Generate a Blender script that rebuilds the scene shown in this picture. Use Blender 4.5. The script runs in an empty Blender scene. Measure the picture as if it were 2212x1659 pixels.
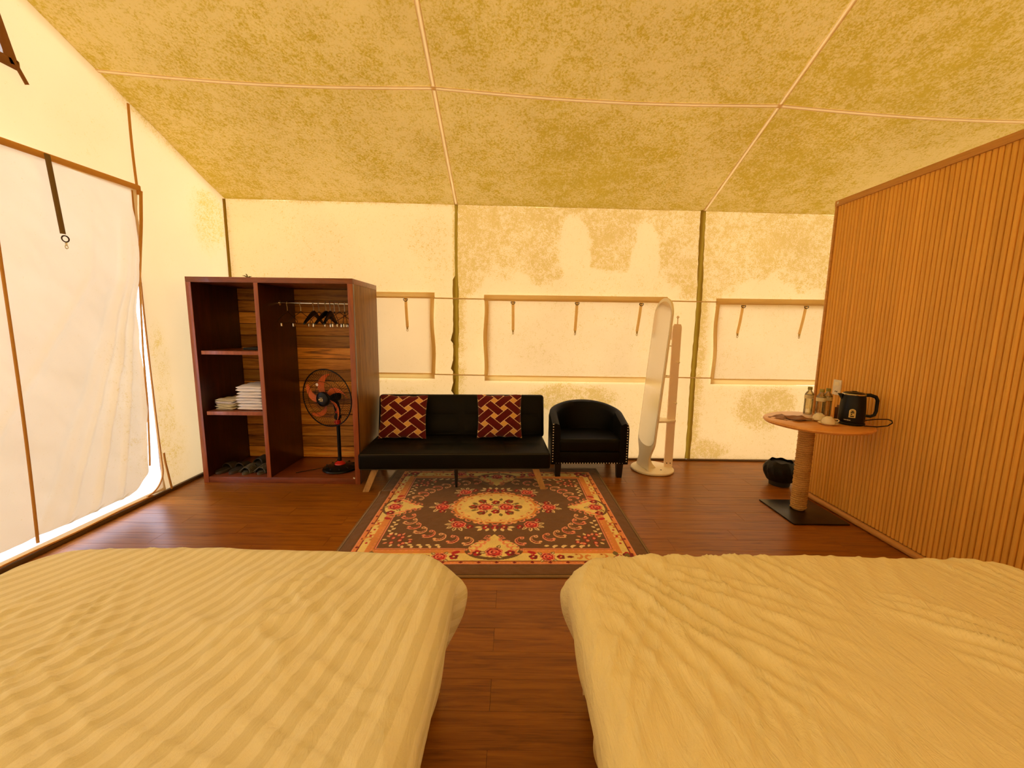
import bpy, bmesh, math, random
import numpy as np
from mathutils import Vector, Matrix
random.seed(5)
PI = math.pi
S = bpy.context.scene
COL = S.collection

# ---------------------------------------------------------------- camera
FPX = 890.0; CAM_H = 1.45
th = math.atan(126/FPX); ph = 0.0125
R0 = Vector((1, 0, 0)); F = Vector((0, math.cos(th), -math.sin(th))); U0 = Vector((0, math.sin(th), math.cos(th)))
RX = R0*math.cos(ph) + U0*math.sin(ph); UX = U0*math.cos(ph) - R0*math.sin(ph)
cam = bpy.data.objects.new('camera', bpy.data.cameras.new('camera')); COL.objects.link(cam)
cam.data.sensor_width = 36; cam.data.lens = FPX/2212*36; cam.data.clip_start = .02
cam.matrix_world = Matrix(((RX.x, UX.x, -F.x, 0), (RX.y, UX.y, -F.y, 0), (RX.z, UX.z, -F.z, CAM_H), (0, 0, 0, 1)))
S.camera = cam

# ---------------------------------------------------------------- daylight
w = bpy.data.worlds.new('world'); S.world = w; w.use_nodes = True
bg = w.node_tree.nodes['Background']; bg.inputs[0].default_value = (.90, .91, 1.0, 1); bg.inputs[1].default_value = 4.2
sun = bpy.data.objects.new('sun', bpy.data.lights.new('sun', 'SUN')); COL.objects.link(sun)
sun.data.energy = 2.2; sun.data.angle = math.radians(20); sun.data.color = (1, .96, .88)
sun.rotation_euler = Vector((-.75, .25, .75)).to_track_quat('Z', 'Y').to_euler()
S.view_settings.view_transform = 'Standard'; S.view_settings.look = 'None'
S.view_settings.exposure = 0.36; S.view_settings.gamma = 1.0
S.view_settings.use_curve_mapping = False
S.cycles.max_bounces = 10; S.cycles.diffuse_bounces = 6; S.cycles.transmission_bounces = 6; S.cycles.transparent_max_bounces = 10
S.cycles.sample_clamp_indirect = 6.0; S.cycles.caustics_reflective = False; S.cycles.caustics_refractive = False
S.cycles.use_denoising = True

# ---------------------------------------------------------------- node helpers
def newmat(name):
    m = bpy.data.materials.new(name); m.use_nodes = True
    nt = m.node_tree; nt.nodes.clear()
    out = nt.nodes.new('ShaderNodeOutputMaterial')
    return m, nt, out
def N(nt, t, **kw):
    n = nt.nodes.new(t)
    for k, v in kw.items():
        if k.startswith('_'): setattr(n, k[1:], v)
    return n
def lk(nt, a, b): nt.links.new(a, b)
def setv(n, **kw):
    for k, v in kw.items():
        n.inputs[k.replace('_', ' ')].default_value = v
def coords(nt, kind='Object', scale=(1, 1, 1), rand=False):
    tc = nt.nodes.new('ShaderNodeTexCoord'); mp = nt.nodes.new('ShaderNodeMapping')
    mp.inputs['Scale'].default_value = scale
    src = tc.outputs['Object' if kind == 'World' else kind]
    if kind == 'World':
        g = nt.nodes.new('ShaderNodeNewGeometry'); src = g.outputs['Position']
    lk(nt, src, mp.inputs['Vector'])
    if rand:
        oi = nt.nodes.new('ShaderNodeObjectInfo'); mu = nt.nodes.new('ShaderNodeMath'); mu.operation = 'MULTIPLY'
        mu.inputs[1].default_value = 37.0; lk(nt, oi.outputs['Random'], mu.inputs[0])
        cb = nt.nodes.new('ShaderNodeCombineXYZ')
        for i in range(3): lk(nt, mu.outputs[0], cb.inputs[i])
        lk(nt, cb.outputs[0], mp.inputs['Location'])
    return mp.outputs['Vector']
def noise(nt, vec, scale=5, detail=4, rough=.55, dist=0):
    n = nt.nodes.new('ShaderNodeTexNoise'); lk(nt, vec, n.inputs['Vector'])
    n.inputs['Scale'].default_value = scale; n.inputs['Detail'].default_value = detail
    n.inputs['Roughness'].default_value = rough; n.inputs['Distortion'].default_value = dist
    return n.outputs['Fac']
def ramp(nt, fac, stops):
    r = nt.nodes.new('ShaderNodeValToRGB'); lk(nt, fac, r.inputs[0])
    e = r.color_ramp.elements
    e[0].position = stops[0][0]; e[0].color = (*stops[0][1], 1)
    e[1].position = stops[-1][0]; e[1].color = (*stops[-1][1], 1)
    for p, c in stops[1:-1]:
        k = e.new(p); k.color = (*c, 1)
    return r.outputs[0]
def mixc(nt, fac, a, b, mode='MIX'):
    m = nt.nodes.new('ShaderNodeMix'); m.data_type = 'RGBA'; m.blend_type = mode
    if isinstance(fac, (int, float)): m.inputs[0].default_value = fac
    else: lk(nt, fac, m.inputs[0])
    for i, v in ((6, a), (7, b)):
        if isinstance(v, tuple): m.inputs[i].default_value = (*v, 1)
        else: lk(nt, v, m.inputs[i])
    return m.outputs[2]
def math_(nt, op, a, b=None, c=None, clamp=False):
    m = nt.nodes.new('ShaderNodeMath'); m.operation = op; m.use_clamp = clamp
    for i, v in enumerate((a, b, c)):
        if v is None: continue
        if isinstance(v, (int, float)): m.inputs[i].default_value = v
        else: lk(nt, v, m.inputs[i])
    return m.outputs[0]
def bump(nt, h, strength=.3, dist=.01):
    b = nt.nodes.new('ShaderNodeBump'); b.inputs['Strength'].default_value = strength; b.inputs['Distance'].default_value = dist
    lk(nt, h, b.inputs['Height']); return b.outputs[0]
def principled(nt, out, col, rough=.5, metal=0, spec=.5, normal=None, coat=0, trans=0, sheen=0):
    p = nt.nodes.new('ShaderNodeBsdfPrincipled')
    if isinstance(col, tuple): p.inputs['Base Color'].default_value = (*col, 1)
    else: lk(nt, col, p.inputs['Base Color'])
    if isinstance(rough, (int, float)): p.inputs['Roughness'].default_value = rough
    else: lk(nt, rough, p.inputs['Roughness'])
    p.inputs['Metallic'].default_value = metal; p.inputs['Specular IOR Level'].default_value = spec
    p.inputs['Coat Weight'].default_value = coat; p.inputs['Transmission Weight'].default_value = trans
    p.inputs['Sheen Weight'].default_value = sheen
    if normal: lk(nt, normal, p.inputs['Normal'])
    lk(nt, p.outputs[0], out.inputs[0]); return p
def plain(name, col, rough=.5, metal=0, spec=.5, nscale=40, namp=.12, bmp=.1, coat=0):
    m, nt, out = newmat(name); v = coords(nt)
    n = noise(nt, v, nscale, 3)
    c = mixc(nt, n, tuple(x*(1-namp) for x in col), tuple(min(1, x*(1+namp)) for x in col))
    principled(nt, out, c, rough, metal, spec, bump(nt, n, bmp, .002), coat)
    return m

# ---------------------------------------------------------------- materials
def canvas_mat(name, tcol, dcol, moldT, speck_scale=38, hi=.80, gain=.46, tint=.30, cloud=.0, wide=.07):
    """thin cloth: daylight comes through (translucent) and light inside bounces off (diffuse); 'mold' attribute = stain density"""
    m, nt, out = newmat(name)
    v = coords(nt, 'World')
    at = N(nt, 'ShaderNodeAttribute'); at.attribute_name = 'mold'
    mold = at.outputs['Fac']
    n1 = noise(nt, v, speck_scale, 6, .7)
    n2 = noise(nt, v, speck_scale*.28, 5, .6)
    nn = math_(nt, 'ADD', math_(nt, 'MULTIPLY', n1, .66), math_(nt, 'MULTIPLY', n2, .34))
    n3 = noise(nt, v, speck_scale*.09, 4, .6)
    mold = math_(nt, 'MULTIPLY', mold, math_(nt, 'ADD', .30, math_(nt, 'MULTIPLY', n3, 1.4)))
    thr = math_(nt, 'SUBTRACT', hi, math_(nt, 'MULTIPLY', mold, gain))
    f = math_(nt, 'DIVIDE', math_(nt, 'SUBTRACT', nn, thr), wide, clamp=True)
    f = math_(nt, 'MULTIPLY', f, .85)
    f = math_(nt, 'MAXIMUM', f, math_(nt, 'MULTIPLY', mold, tint), clamp=True)
    weave = noise(nt, v, 260, 2, .5)
    cl = noise(nt, v, 1.6, 3, .5)
    shade = math_(nt, 'ADD', .93, math_(nt, 'MULTIPLY', math_(nt, 'SUBTRACT', cl, .5), .3 + cloud))
    T = mixc(nt, f, tcol, moldT)
    D = mixc(nt, f, dcol, (dcol[0]*.74, dcol[1]*.70, dcol[2]*.22))
    T = mixc(nt, 1.0, T, shade, 'MULTIPLY')
    d = N(nt, 'ShaderNodeBsdfDiffuse'); t = N(nt, 'ShaderNodeBsdfTranslucent'); a = N(nt, 'ShaderNodeAddShader')
    lk(nt, D, d.inputs[0]); lk(nt, T, t.inputs[0])
    b = bump(nt, weave, .08, .002); lk(nt, b, d.inputs['Normal'])
    lk(nt, d.outputs[0], a.inputs[0]); lk(nt, t.outputs[0], a.inputs[1]); lk(nt, a.outputs[0], out.inputs[0])
    return m
M = {}
M['wall'] = canvas_mat('wall_canvas', (.160, .106, .0435), (.62, .53, .36), (.108, .062, .013), 100, .60, .20, .20, 0, .11)
M['lwall'] = canvas_mat('left_wall_canvas', (.178, .133, .068), (.64, .57, .42), (.16, .10, .02), 100, .605, .20, .18, 0, .13)
M['lflap'] = canvas_mat('door_flap_canvas', (.200, .168, .106), (.62, .55, .40), (.20, .14, .06), 100, .61, .20, .24, 0, .15)
M['flap'] = canvas_mat('flap_canvas', (.156, .105, .0465), (.62, .53, .36), (.115, .072, .022), 100, .61, .20, .24, 0, .15)
M['hem'] = canvas_mat('hem_canvas', (.195, .125, .036), (.56, .41, .2), (.10, .06, .01))
M['tape'] = canvas_mat('seam_tape', (.105, .062, .005), (.22, .15, .03), (.05, .03, .002))
M['roof'] = canvas_mat('roof_canvas', (.077, .049, .0125), (.58, .45, .20), (.047, .028, .0003), 62, .585, .20, .16, .1, .15)
M['roofseam'] = canvas_mat('roof_seam', (.165, .115, .045), (.62, .46, .24), (.12, .08, .02))

def floor_mat():
    m, nt, out = newmat('laminate')
    v = coords(nt, 'World', (1, 1, 1), rand=True)
    vs = coords(nt, 'World', (1.3, 14, 1), rand=True)
    g1 = noise(nt, vs, 2.2, 6, .62, .6); vs2 = coords(nt, 'World', (3, 70, 1), rand=True)
    g2 = noise(nt, vs2, 2.0, 4, .6, .3)
    oi = N(nt, 'ShaderNodeObjectInfo')
    g = math_(nt, 'ADD', math_(nt, 'MULTIPLY', g1, .7), math_(nt, 'MULTIPLY', g2, .3))
    c = ramp(nt, g, [(.30, (.12, .030, .002)), (.47, (.26, .083, .005)), (.62, (.35, .125, .008)), (.8, (.42, .165, .012))])
    r = math_(nt, 'ADD', .93, math_(nt, 'MULTIPLY', oi.outputs['Random'], .14))
    c = mixc(nt, 1.0, c, r, 'MULTIPLY')
    rg = math_(nt, 'ADD', .26, math_(nt, 'MULTIPLY', g2, .14))
    principled(nt, out, c, rg, 0, .36, bump(nt, g2, .12, .002))
    return m
M['floor'] = floor_mat()
def wood(name, c0, c1, c2, sc=(1, 1, 1), scale=3, rough=.4, rand=False, spec=.45, coat=0, kind='Object', bmp=.12, rlo=.72):
    m, nt, out = newmat(name)
    v = coords(nt, kind, sc, rand); g1 = noise(nt, v, scale, 6, .62, .8)
    v2 = coords(nt, kind, tuple(k*3 for k in sc), rand); g2 = noise(nt, v2, scale*2, 4, .6, .2)
    g = math_(nt, 'ADD', math_(nt, 'MULTIPLY', g1, .72), math_(nt, 'MULTIPLY', g2, .28))
    c = ramp(nt, g, [(.32, c0), (.5, c1), (.68, c2)])
    if rand:
        oi = N(nt, 'ShaderNodeObjectInfo'); r = math_(nt, 'ADD', rlo, math_(nt, 'MULTIPLY', oi.outputs['Random'], (1-rlo)*2))
        c = mixc(nt, 1.0, c, r, 'MULTIPLY')
    principled(nt, out, c, rough, 0, spec, bump(nt, g2, bmp, .002), coat)
    return m
M['slat'] = wood('fluted_slat', (.72, .36, .055), (.82, .43, .072), (.87, .48, .09), (14, 14, .5), 2.2, .5, True, rlo=.93)
M['slat'].node_tree.nodes  # shared by slats
M['frontwood'] = wood('front_wall_wood', (.22, .12, .045), (.32, .18, .07), (.40, .23, .10), (8, 8, .7), 2.2, .5)
M['endwall'] = plain('end_partition', (.18, .10, .04), .8)
M['panelback'] = plain('groove_backing', (.06, .02, .004), .7)
M['ptrim'] = wood('panel_trim', (.42, .19, .04), (.56, .27, .065), (.64, .33, .09), (14, .7, 14), 2.2, .45)
M['mahog'] = wood('mahogany', (.028, .007, .003), (.055, .013, .005), (.085, .022, .009), (8, 8, .8), 2.5, .30, False, .5, .15)  # darkened: the shade inside the wardrobe is put into this colour
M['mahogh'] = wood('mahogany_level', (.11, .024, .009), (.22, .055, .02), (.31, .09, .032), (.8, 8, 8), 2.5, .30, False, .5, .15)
M['edging'] = wood('wardrobe_edging', (.20, .045, .016), (.33, .085, .03), (.42, .12, .045), (8, 8, .8), 2.5, .30, False, .5, .15)  # lighter red: lit look of the mahogany front edges put into the colour
M['sidepan'] = wood('side_panel_wood', (.12, .045, .008), (.24, .11, .022), (.32, .16, .035), (8, 8, .8), 2.5, .42, False, .3, 0)
M['rustic'] = wood('rustic_board', (.10, .022, .003), (.68, .28, .04), (.95, .52, .10), (.7, 6, 13), 2.2, .42, True, rlo=.55)
M['tabletop'] = wood('table_wood', (.58, .23, .05), (.76, .35, .09), (.84, .43, .13), (1.2, 8, 8), 2.0, .3, False, .5, .2)
M['beechleg'] = wood('sofa_leg_wood', (.30, .15, .045), (.46, .26, .09), (.56, .34, .13), (8, 8, 1), 3, .35)
def leather():
    m, nt, out = newmat('black_leather'); v = coords(nt)
    n = noise(nt, v, 120, 3); n2 = noise(nt, v, 3, 2)
    c = mixc(nt, n2, (.0025, .002, .0015), (.005, .004, .003))
    principled(nt, out, c, math_(nt, 'ADD', .42, math_(nt, 'MULTIPLY', n2, .15)), 0, .14, bump(nt, n, .12, .001)); return m
M['leather'] = leather()
M['piping'] = plain('leather_piping', (.02, .016, .012), .35)
M['blackleg'] = plain('black_leg', (.008, .007, .006), .35)
M['stud'] = plain('chrome_stud', (.85, .80, .70), .35, 0)  # pale non-metal colour stands in for the glint of the chrome
M['cord'] = plain('flap_cord', (.72, .52, .22), .8)
M['black'] = plain('black_plastic', (.006, .006, .006), .3, 0, .22)
M['blackmat'] = plain('black_matte', (.012, .010, .009), .7)
M['plate'] = plain('black_steel_plate', (.014, .009, .006), .3, .3)
M['orange'] = plain('orange_blade', (.92, .20, .05), .35)
M['red'] = plain('red_plastic', (.68, .03, .015), .3)
M['chrome'] = plain('chrome', (.72, .70, .66), .22, 1)
M['steel'] = plain('hook_wire', (.62, .55, .42), .3, .9)
M['ring'] = plain('dark_ring', (.05, .022, .008), .4, .5)
M['cream'] = plain('cream_paint', (.90, .82, .64), .4, nscale=5, namp=.05)
M['beige'] = plain('beige_board', (.95, .80, .66), .45, nscale=5, namp=.05)
M['whitepl'] = plain('white_plastic', (.80, .74, .64), .35)
M['strap'] = plain('brown_strap', (.20, .125, .04), .8, nscale=300, bmp=.3)
M['strapc'] = canvas_mat('canvas_strap', (.25, .18, .07), (.72, .54, .27), (.06, .045, .01))
M['browntrim'] = canvas_mat('brown_webbing', (.15, .075, .015), (.50, .27, .08), (.06, .025, .005))
M['darkweb'] = plain('dark_webbing', (.28, .12, .03), .85, nscale=200)
M['screen'] = canvas_mat('gable_screen', (.13, .115, .105), (.3, .27, .24), (.1, .1, .1))
M['base'] = plain('floor_edge_strip', (.13, .075, .03), .5)
M['porcelain'] = plain('porcelain', (.78, .70, .52), .15)
M['paper'] = plain('brown_leatherette', (.26, .10, .035), .55)
M['sock_mark'] = plain('socket_hole', (.05, .03, .02), .6)
M['gold'] = plain('gold_label', (.55, .42, .14), .35, .4)
M['goldmark'] = plain('pale_print', (.80, .66, .30), .5)
M['towel'] = plain('white_towel', (.93, .90, .96), .95, nscale=160, bmp=.6)
M['linen'] = plain('cream_linen', (.86, .78, .52), .9, nscale=90, bmp=.4)
M['linenw'] = plain('white_linen', (.88, .84, .84), .9, nscale=90, bmp=.4)
M['slip'] = plain('grey_green_slipper', (.085, .08, .06), .7)
M['slipb'] = plain('brown_slipper', (.055, .040, .024), .7)
M['sole'] = plain('slipper_sole', (.13, .11, .07), .7)
M['bag'] = plain('black_bin_bag', (.010, .009, .008), .5, 0, .2, nscale=14, bmp=1.0)
M['leaf'] = plain('dry_leaf', (.10, .09, .02), .7)
M['deck'] = plain('outside_deck', (.55, .53, .52), .8, nscale=3)
M['rail'] = plain('white_railing', (.85, .85, .88), .5)
M['mattress'] = plain('mattress_cloth', (.55, .45, .30), .9)
M['bedframe'] = plain('bed_base_wood', (.08, .03, .01), .6)
def mirror_mat():
    m, nt, out = newmat('mirror_glass'); v = coords(nt); n = noise(nt, v, 2, 2)
    principled(nt, out, mixc(nt, n, (.80, .76, .72), (.84, .80, .76)), .26, 1.0); return m
M['mirror'] = mirror_mat()
def clear(name, tint, gl=.12, rough=.08):
    m, nt, out = newmat(name)
    t = N(nt, 'ShaderNodeBsdfTransparent'); t.inputs[0].default_value = (*tint, 1)
    g = N(nt, 'ShaderNodeBsdfGlossy'); g.inputs['Roughness'].default_value = rough
    v = coords(nt); lk(nt, bump(nt, noise(nt, v, 6, 2), .4, .02), g.inputs['Normal'])
    fr = N(nt, 'ShaderNodeLayerWeight'); fr.inputs[0].default_value = .35
    f = math_(nt, 'ADD', gl*.4, math_(nt, 'MULTIPLY', fr.outputs['Fresnel'], gl*2), clamp=True)
    mx = N(nt, 'ShaderNodeMixShader'); lk(nt, f, mx.inputs[0]); lk(nt, t.outputs[0], mx.inputs[1]); lk(nt, g.outputs[0], mx.inputs[2])
    lk(nt, mx.outputs[0], out.inputs[0]); return m
M['vinyl'] = clear('clear_vinyl', (.88, .87, .95), .15)
M['bottle'] = clear('bottle_plastic', (.86, .80, .62), .35, .05)
M['water'] = clear('bottled_water', (.93, .90, .80), .1, .02)
M['cap'] = plain('green_cap', (.30, .27, .05), .4)
M['blabel'] = plain('bottle_label', (.72, .62, .38), .5, nscale=60, namp=.3)
def rope_mat():
    m, nt, out = newmat('jute_rope'); v = coords(nt, 'Object', (1, 1, 1)); n = noise(nt, v, 220, 3); n2 = noise(nt, v, 9, 2)
    c = ramp(nt, math_(nt, 'ADD', math_(nt, 'MULTIPLY', n, .6), math_(nt, 'MULTIPLY', n2, .4)), [(.3, (.35, .17, .045)), (.55, (.66, .39, .13)), (.75, (.80, .54, .22))])
    principled(nt, out, c, .85, 0, .2, bump(nt, n, .6, .002)); return m
M['rope'] = rope_mat()
def vcol_mat(name, rough=.9, nsc=150, b=.4, sheen=.2):
    m, nt, out = newmat(name); a = N(nt, 'ShaderNodeVertexColor'); a.layer_name = 'pattern'
    v = coords(nt); n = noise(nt, v, nsc, 3)
    s = math_(nt, 'ADD', .78, math_(nt, 'MULTIPLY', n, .44))
    principled(nt, out, mixc(nt, 1.0, a.outputs[0], s, 'MULTIPLY'), rough, 0, .15, bump(nt, n, b, .003), sheen=sheen); return m
M['rug'] = vcol_mat('rug_pile'); M['cushion'] = vcol_mat('cushion_cloth', .85, 300, .3, .3)
def duvet_mat(name, striped):
    m, nt, out = newmat(name)
    uv = N(nt, 'ShaderNodeUVMap'); uv.uv_map = 'cloth'
    v = coords(nt); fine = noise(nt, v, 400, 2)
    mp = N(nt, 'ShaderNodeMapping'); mp.inputs['Scale'].default_value = (26, 6, 1); mp.inputs['Rotation'].default_value = (0, 0, .35)
    lk(nt, uv.outputs[0], mp.inputs[0])
    wr = noise(nt, mp.outputs[0], 1.0, 5, .62, 1.2); big = noise(nt, v, 3.5, 4, .6, .8)
    base = (.88,.88,.70)
    if striped:
        sx = N(nt, 'ShaderNodeSeparateXYZ'); lk(nt, uv.outputs[0], sx.inputs[0])
        k = math_(nt, 'SINE', math_(nt, 'MULTIPLY', sx.outputs[0], 2*PI/.062))
        k = math_(nt, 'ADD', math_(nt, 'MULTIPLY', k, 4.0), .5, clamp=True)
        c = mixc(nt, k, (.81, .76, .54), (.93, .89, .70)); r = math_(nt, 'SUBTRACT', .72, math_(nt, 'MULTIPLY', k, .2))
    else:
        c = mixc(nt, big, (.90, .80, .47), (.93, .84, .53)); r = .75
    h = math_(nt, 'ADD', wr, math_(nt, 'MULTIPLY', fine, .05))
    principled(nt, out, c, r, 0, .25, bump(nt, h, .32 if striped else .5, .03), sheen=.1); return m
M['duvet_s'] = duvet_mat('striped_duvet', True); M['duvet_p'] = duvet_mat('plain_duvet', False)

# ---------------------------------------------------------------- geometry helpers
class G:
    """collects shapes into one mesh"""
    def __init__(s): s.bm = bmesh.new()
    def _x(s, vs, rot, c):
        if rot is not None: bmesh.ops.rotate(s.bm, verts=vs, cent=(0, 0, 0), matrix=rot)
        bmesh.ops.translate(s.bm, verts=vs, vec=c)
    def box(s, c, size, rot=None, bev=0, seg=2):
        b = bmesh.new(); bmesh.ops.create_cube(b, size=1)
        bmesh.ops.scale(b, verts=b.verts, vec=size)
        if bev: bmesh.ops.bevel(b, geom=b.edges[:], offset=bev, segments=seg, profile=.6, affect='EDGES')
        if rot is not None: bmesh.ops.rotate(b, verts=b.verts, cent=(0, 0, 0), matrix=rot)
        bmesh.ops.translate(b, verts=b.verts, vec=c)
        return s.merge(b)
    def bx(s, x0, x1, y0, y1, z0, z1, bev=0, seg=2): return s.box(((x0+x1)/2, (y0+y1)/2, (z0+z1)/2), (x1-x0, y1-y0, z1-z0), None, bev, seg)
    def merge(s, b):
        me = bpy.data.meshes.new('t'); b.to_mesh(me); b.free(); s.bm.from_mesh(me); bpy.data.meshes.remove(me); return s
    def tube(s, pts, r, n=8, cap=True, closed=False):
        pts = [Vector(p) for p in pts]; m = len(pts); rings = []; prev = None
        for i, p in enumerate(pts):
            if closed: d = pts[(i+1) % m]-pts[i-1]
            else: d = pts[min(i+1, m-1)]-pts[max(i-1, 0)]
            d.normalize()
            if prev is None: a = d.orthogonal().normalized()
            else: a = (prev - d*prev.dot(d)).normalized()
            prev = a; b = d.cross(a); rr = r[i] if isinstance(r, (list, tuple)) else r
            rings.append([s.bm.verts.new(p + a*math.cos(2*PI*k/n)*rr + b*math.sin(2*PI*k/n)*rr) for k in range(n)])
        for i in range(m if closed else m-1):
            A, B = rings[i], rings[(i+1) % m]
            for k in range(n):
                try: s.bm.faces.new((A[k], A[(k+1) % n], B[(k+1) % n], B[k]))
                except ValueError: pass
        if cap and not closed:
            s.bm.faces.new(rings[0][::-1]); s.bm.faces.new(rings[-1])
        return s
    def lathe(s, prof, n=32, c=(0, 0, 0), rot=None):
        b = bmesh.new(); rings = []
        for r, z in prof: rings.append([b.verts.new((max(r, 1e-5)*math.cos(2*PI*k/n), max(r, 1e-5)*math.sin(2*PI*k/n), z)) for k in range(n)])
        for A, B in zip(rings, rings[1:]):
            for k in range(n): b.faces.new((A[k], A[(k+1) % n], B[(k+1) % n], B[k]))
        bmesh.ops.remove_doubles(b, verts=b.verts, dist=2e-5)
        if rot is not None: bmesh.ops.rotate(b, verts=b.verts, cent=(0, 0, 0), matrix=rot)
        bmesh.ops.translate(b, verts=b.verts, vec=c); return s.merge(b)
    def prism(s, pts, d0, d1, f=lambda u, v, d: (u, v, d)):
        A = [s.bm.verts.new(f(u, v, d0)) for u, v in pts]; B = [s.bm.verts.new(f(u, v, d1)) for u, v in pts]
        n = len(pts); s.bm.faces.new(A[::-1]); s.bm.faces.new(B)
        for i in range(n): s.bm.faces.new((A[i], A[(i+1) % n], B[(i+1) % n], B[i]))
        return s
    def grid(s, P):
        n, m = len(P), len(P[0]); V = [[s.bm.verts.new(p) for p in r] for r in P]
        for i in range(n-1):
            for j in range(m-1): s.bm.faces.new((V[i][j], V[i+1][j], V[i+1][j+1], V[i][j+1]))
        return s
    def out(s, name, mat, parent=None, smooth=True, angle=35, loc=None):
        bmesh.ops.recalc_face_normals(s.bm, faces=s.bm.faces)
        me = bpy.data.meshes.new(name); s.bm.to_mesh(me); s.bm.free()
        me.materials.append(M[mat] if isinstance(mat, str) else mat)
        if smooth: me.shade_smooth(); me.set_sharp_from_angle(angle=math.radians(angle))
        o = bpy.data.objects.new(name, me); COL.objects.link(o); o.parent = parent
        if loc is not None: o.location = loc
        return o
def from_np(name, V, F_, mat, parent=None, smooth=True):
    me = bpy.data.meshes.new(name); me.vertices.add(len(V)); me.vertices.foreach_set('co', np.asarray(V, 'f').ravel())
    F_ = np.asarray(F_, 'i'); k = F_.shape[1]
    me.loops.add(F_.size); me.loops.foreach_set('vertex_index', F_.ravel())
    me.polygons.add(len(F_)); me.polygons.foreach_set('loop_start', np.arange(0, F_.size, k, dtype='i'))
    me.polygons.foreach_set('use_smooth', np.full(len(F_), smooth))
    me.update(calc_edges=True); me.materials.append(M[mat] if isinstance(mat, str) else mat)
    o = bpy.data.objects.new(name, me); COL.objects.link(o); o.parent = parent
    return o
def gridfaces(n, m, keep=None):
    i, j = np.meshgrid(np.arange(n-1), np.arange(m-1), indexing='ij'); a = i*m+j
    f = np.stack([a, a+m, a+m+1, a+1], -1).reshape(-1, 4)
    return f if keep is None else f[keep.ravel()]
def tag(o, label=None, cat=None, group=None, kind=None):
    if label: o['label'] = label
    if cat: o['category'] = cat
    if group: o['group'] = group
    if kind: o['kind'] = kind
    return o
def empty(name, loc=(0, 0, 0), rz=0):
    o = bpy.data.objects.new(name, None); COL.objects.link(o); o.location = loc; o.rotation_euler = (0, 0, rz); o.empty_display_size = .1; return o
def thing(name, label, cat, loc=(0, 0, 0), rz=0, group=None): return tag(empty(name, loc, rz), label, cat, group)
def kids(o): return [c for c in COL.objects if c.parent == o]
def copy_tree(o, loc=None, rz=None, label=None):
    def rec(a, par):
        c = a.copy(); COL.objects.link(c); c.parent = par
        for ch in kids(a): rec(ch, c)
        return c
    r = rec(o, None)
    if loc is not None: r.location = loc
    if rz is not None: r.rotation_euler[2] = rz
    if label: r['label'] = label
    return r
def RZ(a): return Matrix.Rotation(a, 3, 'Z')
def RX_(a): return Matrix.Rotation(a, 3, 'X')
def RY(a): return Matrix.Rotation(a, 3, 'Y')
# value noise on arrays
def vn(x, y, seed=0):
    xi = np.floor(x).astype(np.int64); yi = np.floor(y).astype(np.int64); fx = x-xi; fy = y-yi
    def h(a, b):
        t = (a*374761393 + b*668265263 + seed*974711) & 0xffffffff
        t = ((t ^ (t >> 13))*1274126177) & 0xffffffff
        return ((t ^ (t >> 16)) & 0xffff)/65535.
    fx = fx*fx*(3-2*fx); fy = fy*fy*(3-2*fy)
    return (h(xi, yi)*(1-fx)+h(xi+1, yi)*fx)*(1-fy)+(h(xi, yi+1)*(1-fx)+h(xi+1, yi+1)*fx)*fy
def fbm(x, y, seed=0, oc=4):
    s = 0; a = .5; t = 0
    for i in range(oc): s = s+a*vn(x*2**i, y*2**i, seed+i*7); t += a; a *= .55
    return s/t
def sm(a, b, x):
    t = np.clip((x-a)/(b-a), 0, 1); return t*t*(3-2*t)
def blob(x, z, cx, cz, rx, rz, soft=.5, wob=.35, seed=3):
    d = np.sqrt(((x-cx)/rx)**2+((z-cz)/rz)**2) + (fbm(x*4, z*4, seed)-.5)*2*wob
    return 1-sm(1-soft, 1+soft*.4, d)

# ================================================================ SETTING
XL, YB, YF = -2.94, 4.40, -0.62
XR = 4.45; EAVE = 2.69; YR = 1.9
def eave(x): return 2.70-.0135*(x+3)
def roofz(x, y):
    return eave(x)+.405*(YB-.02-np.maximum(y, YR)) - .40*np.maximum(YR-y, 0)
def sheet(name, u0, u1, v0, v1, step, fn, mat, parent, moldfn=None, hole=None, top=None, disp=None):
    nu = max(2, int(round((u1-u0)/step))+1); nv = max(2, int(round((v1-v0)/step))+1)
    u, v = np.meshgrid(np.linspace(u0, u1, nu), np.linspace(v0, v1, nv), indexing='ij')
    keep = None
    if hole is not None:
        uc = (u[:-1, :-1]+u[1:, 1:])/2; vc = (v[:-1, :-1]+v[1:, 1:])/2; keep = ~hole(uc, vc)
    uu, vv = u, v
    if top is not None: vv = v0+(v-v0)/(v1-v0)*(top(u)-v0)
    d = disp(uu, vv) if disp is not None else 0*uu
    V = fn(uu, vv, d).reshape(-1, 3)
    o = from_np(name, V, gridfaces(nu, nv, keep), mat, parent)
    mm = moldfn(uu, vv) if moldfn is not None else 0*uu
    a = o.data.attributes.new('mold', 'FLOAT', 'POINT'); a.data.foreach_set('value', np.clip(mm, 0, 1).astype('f').ravel())
    return o

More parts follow.
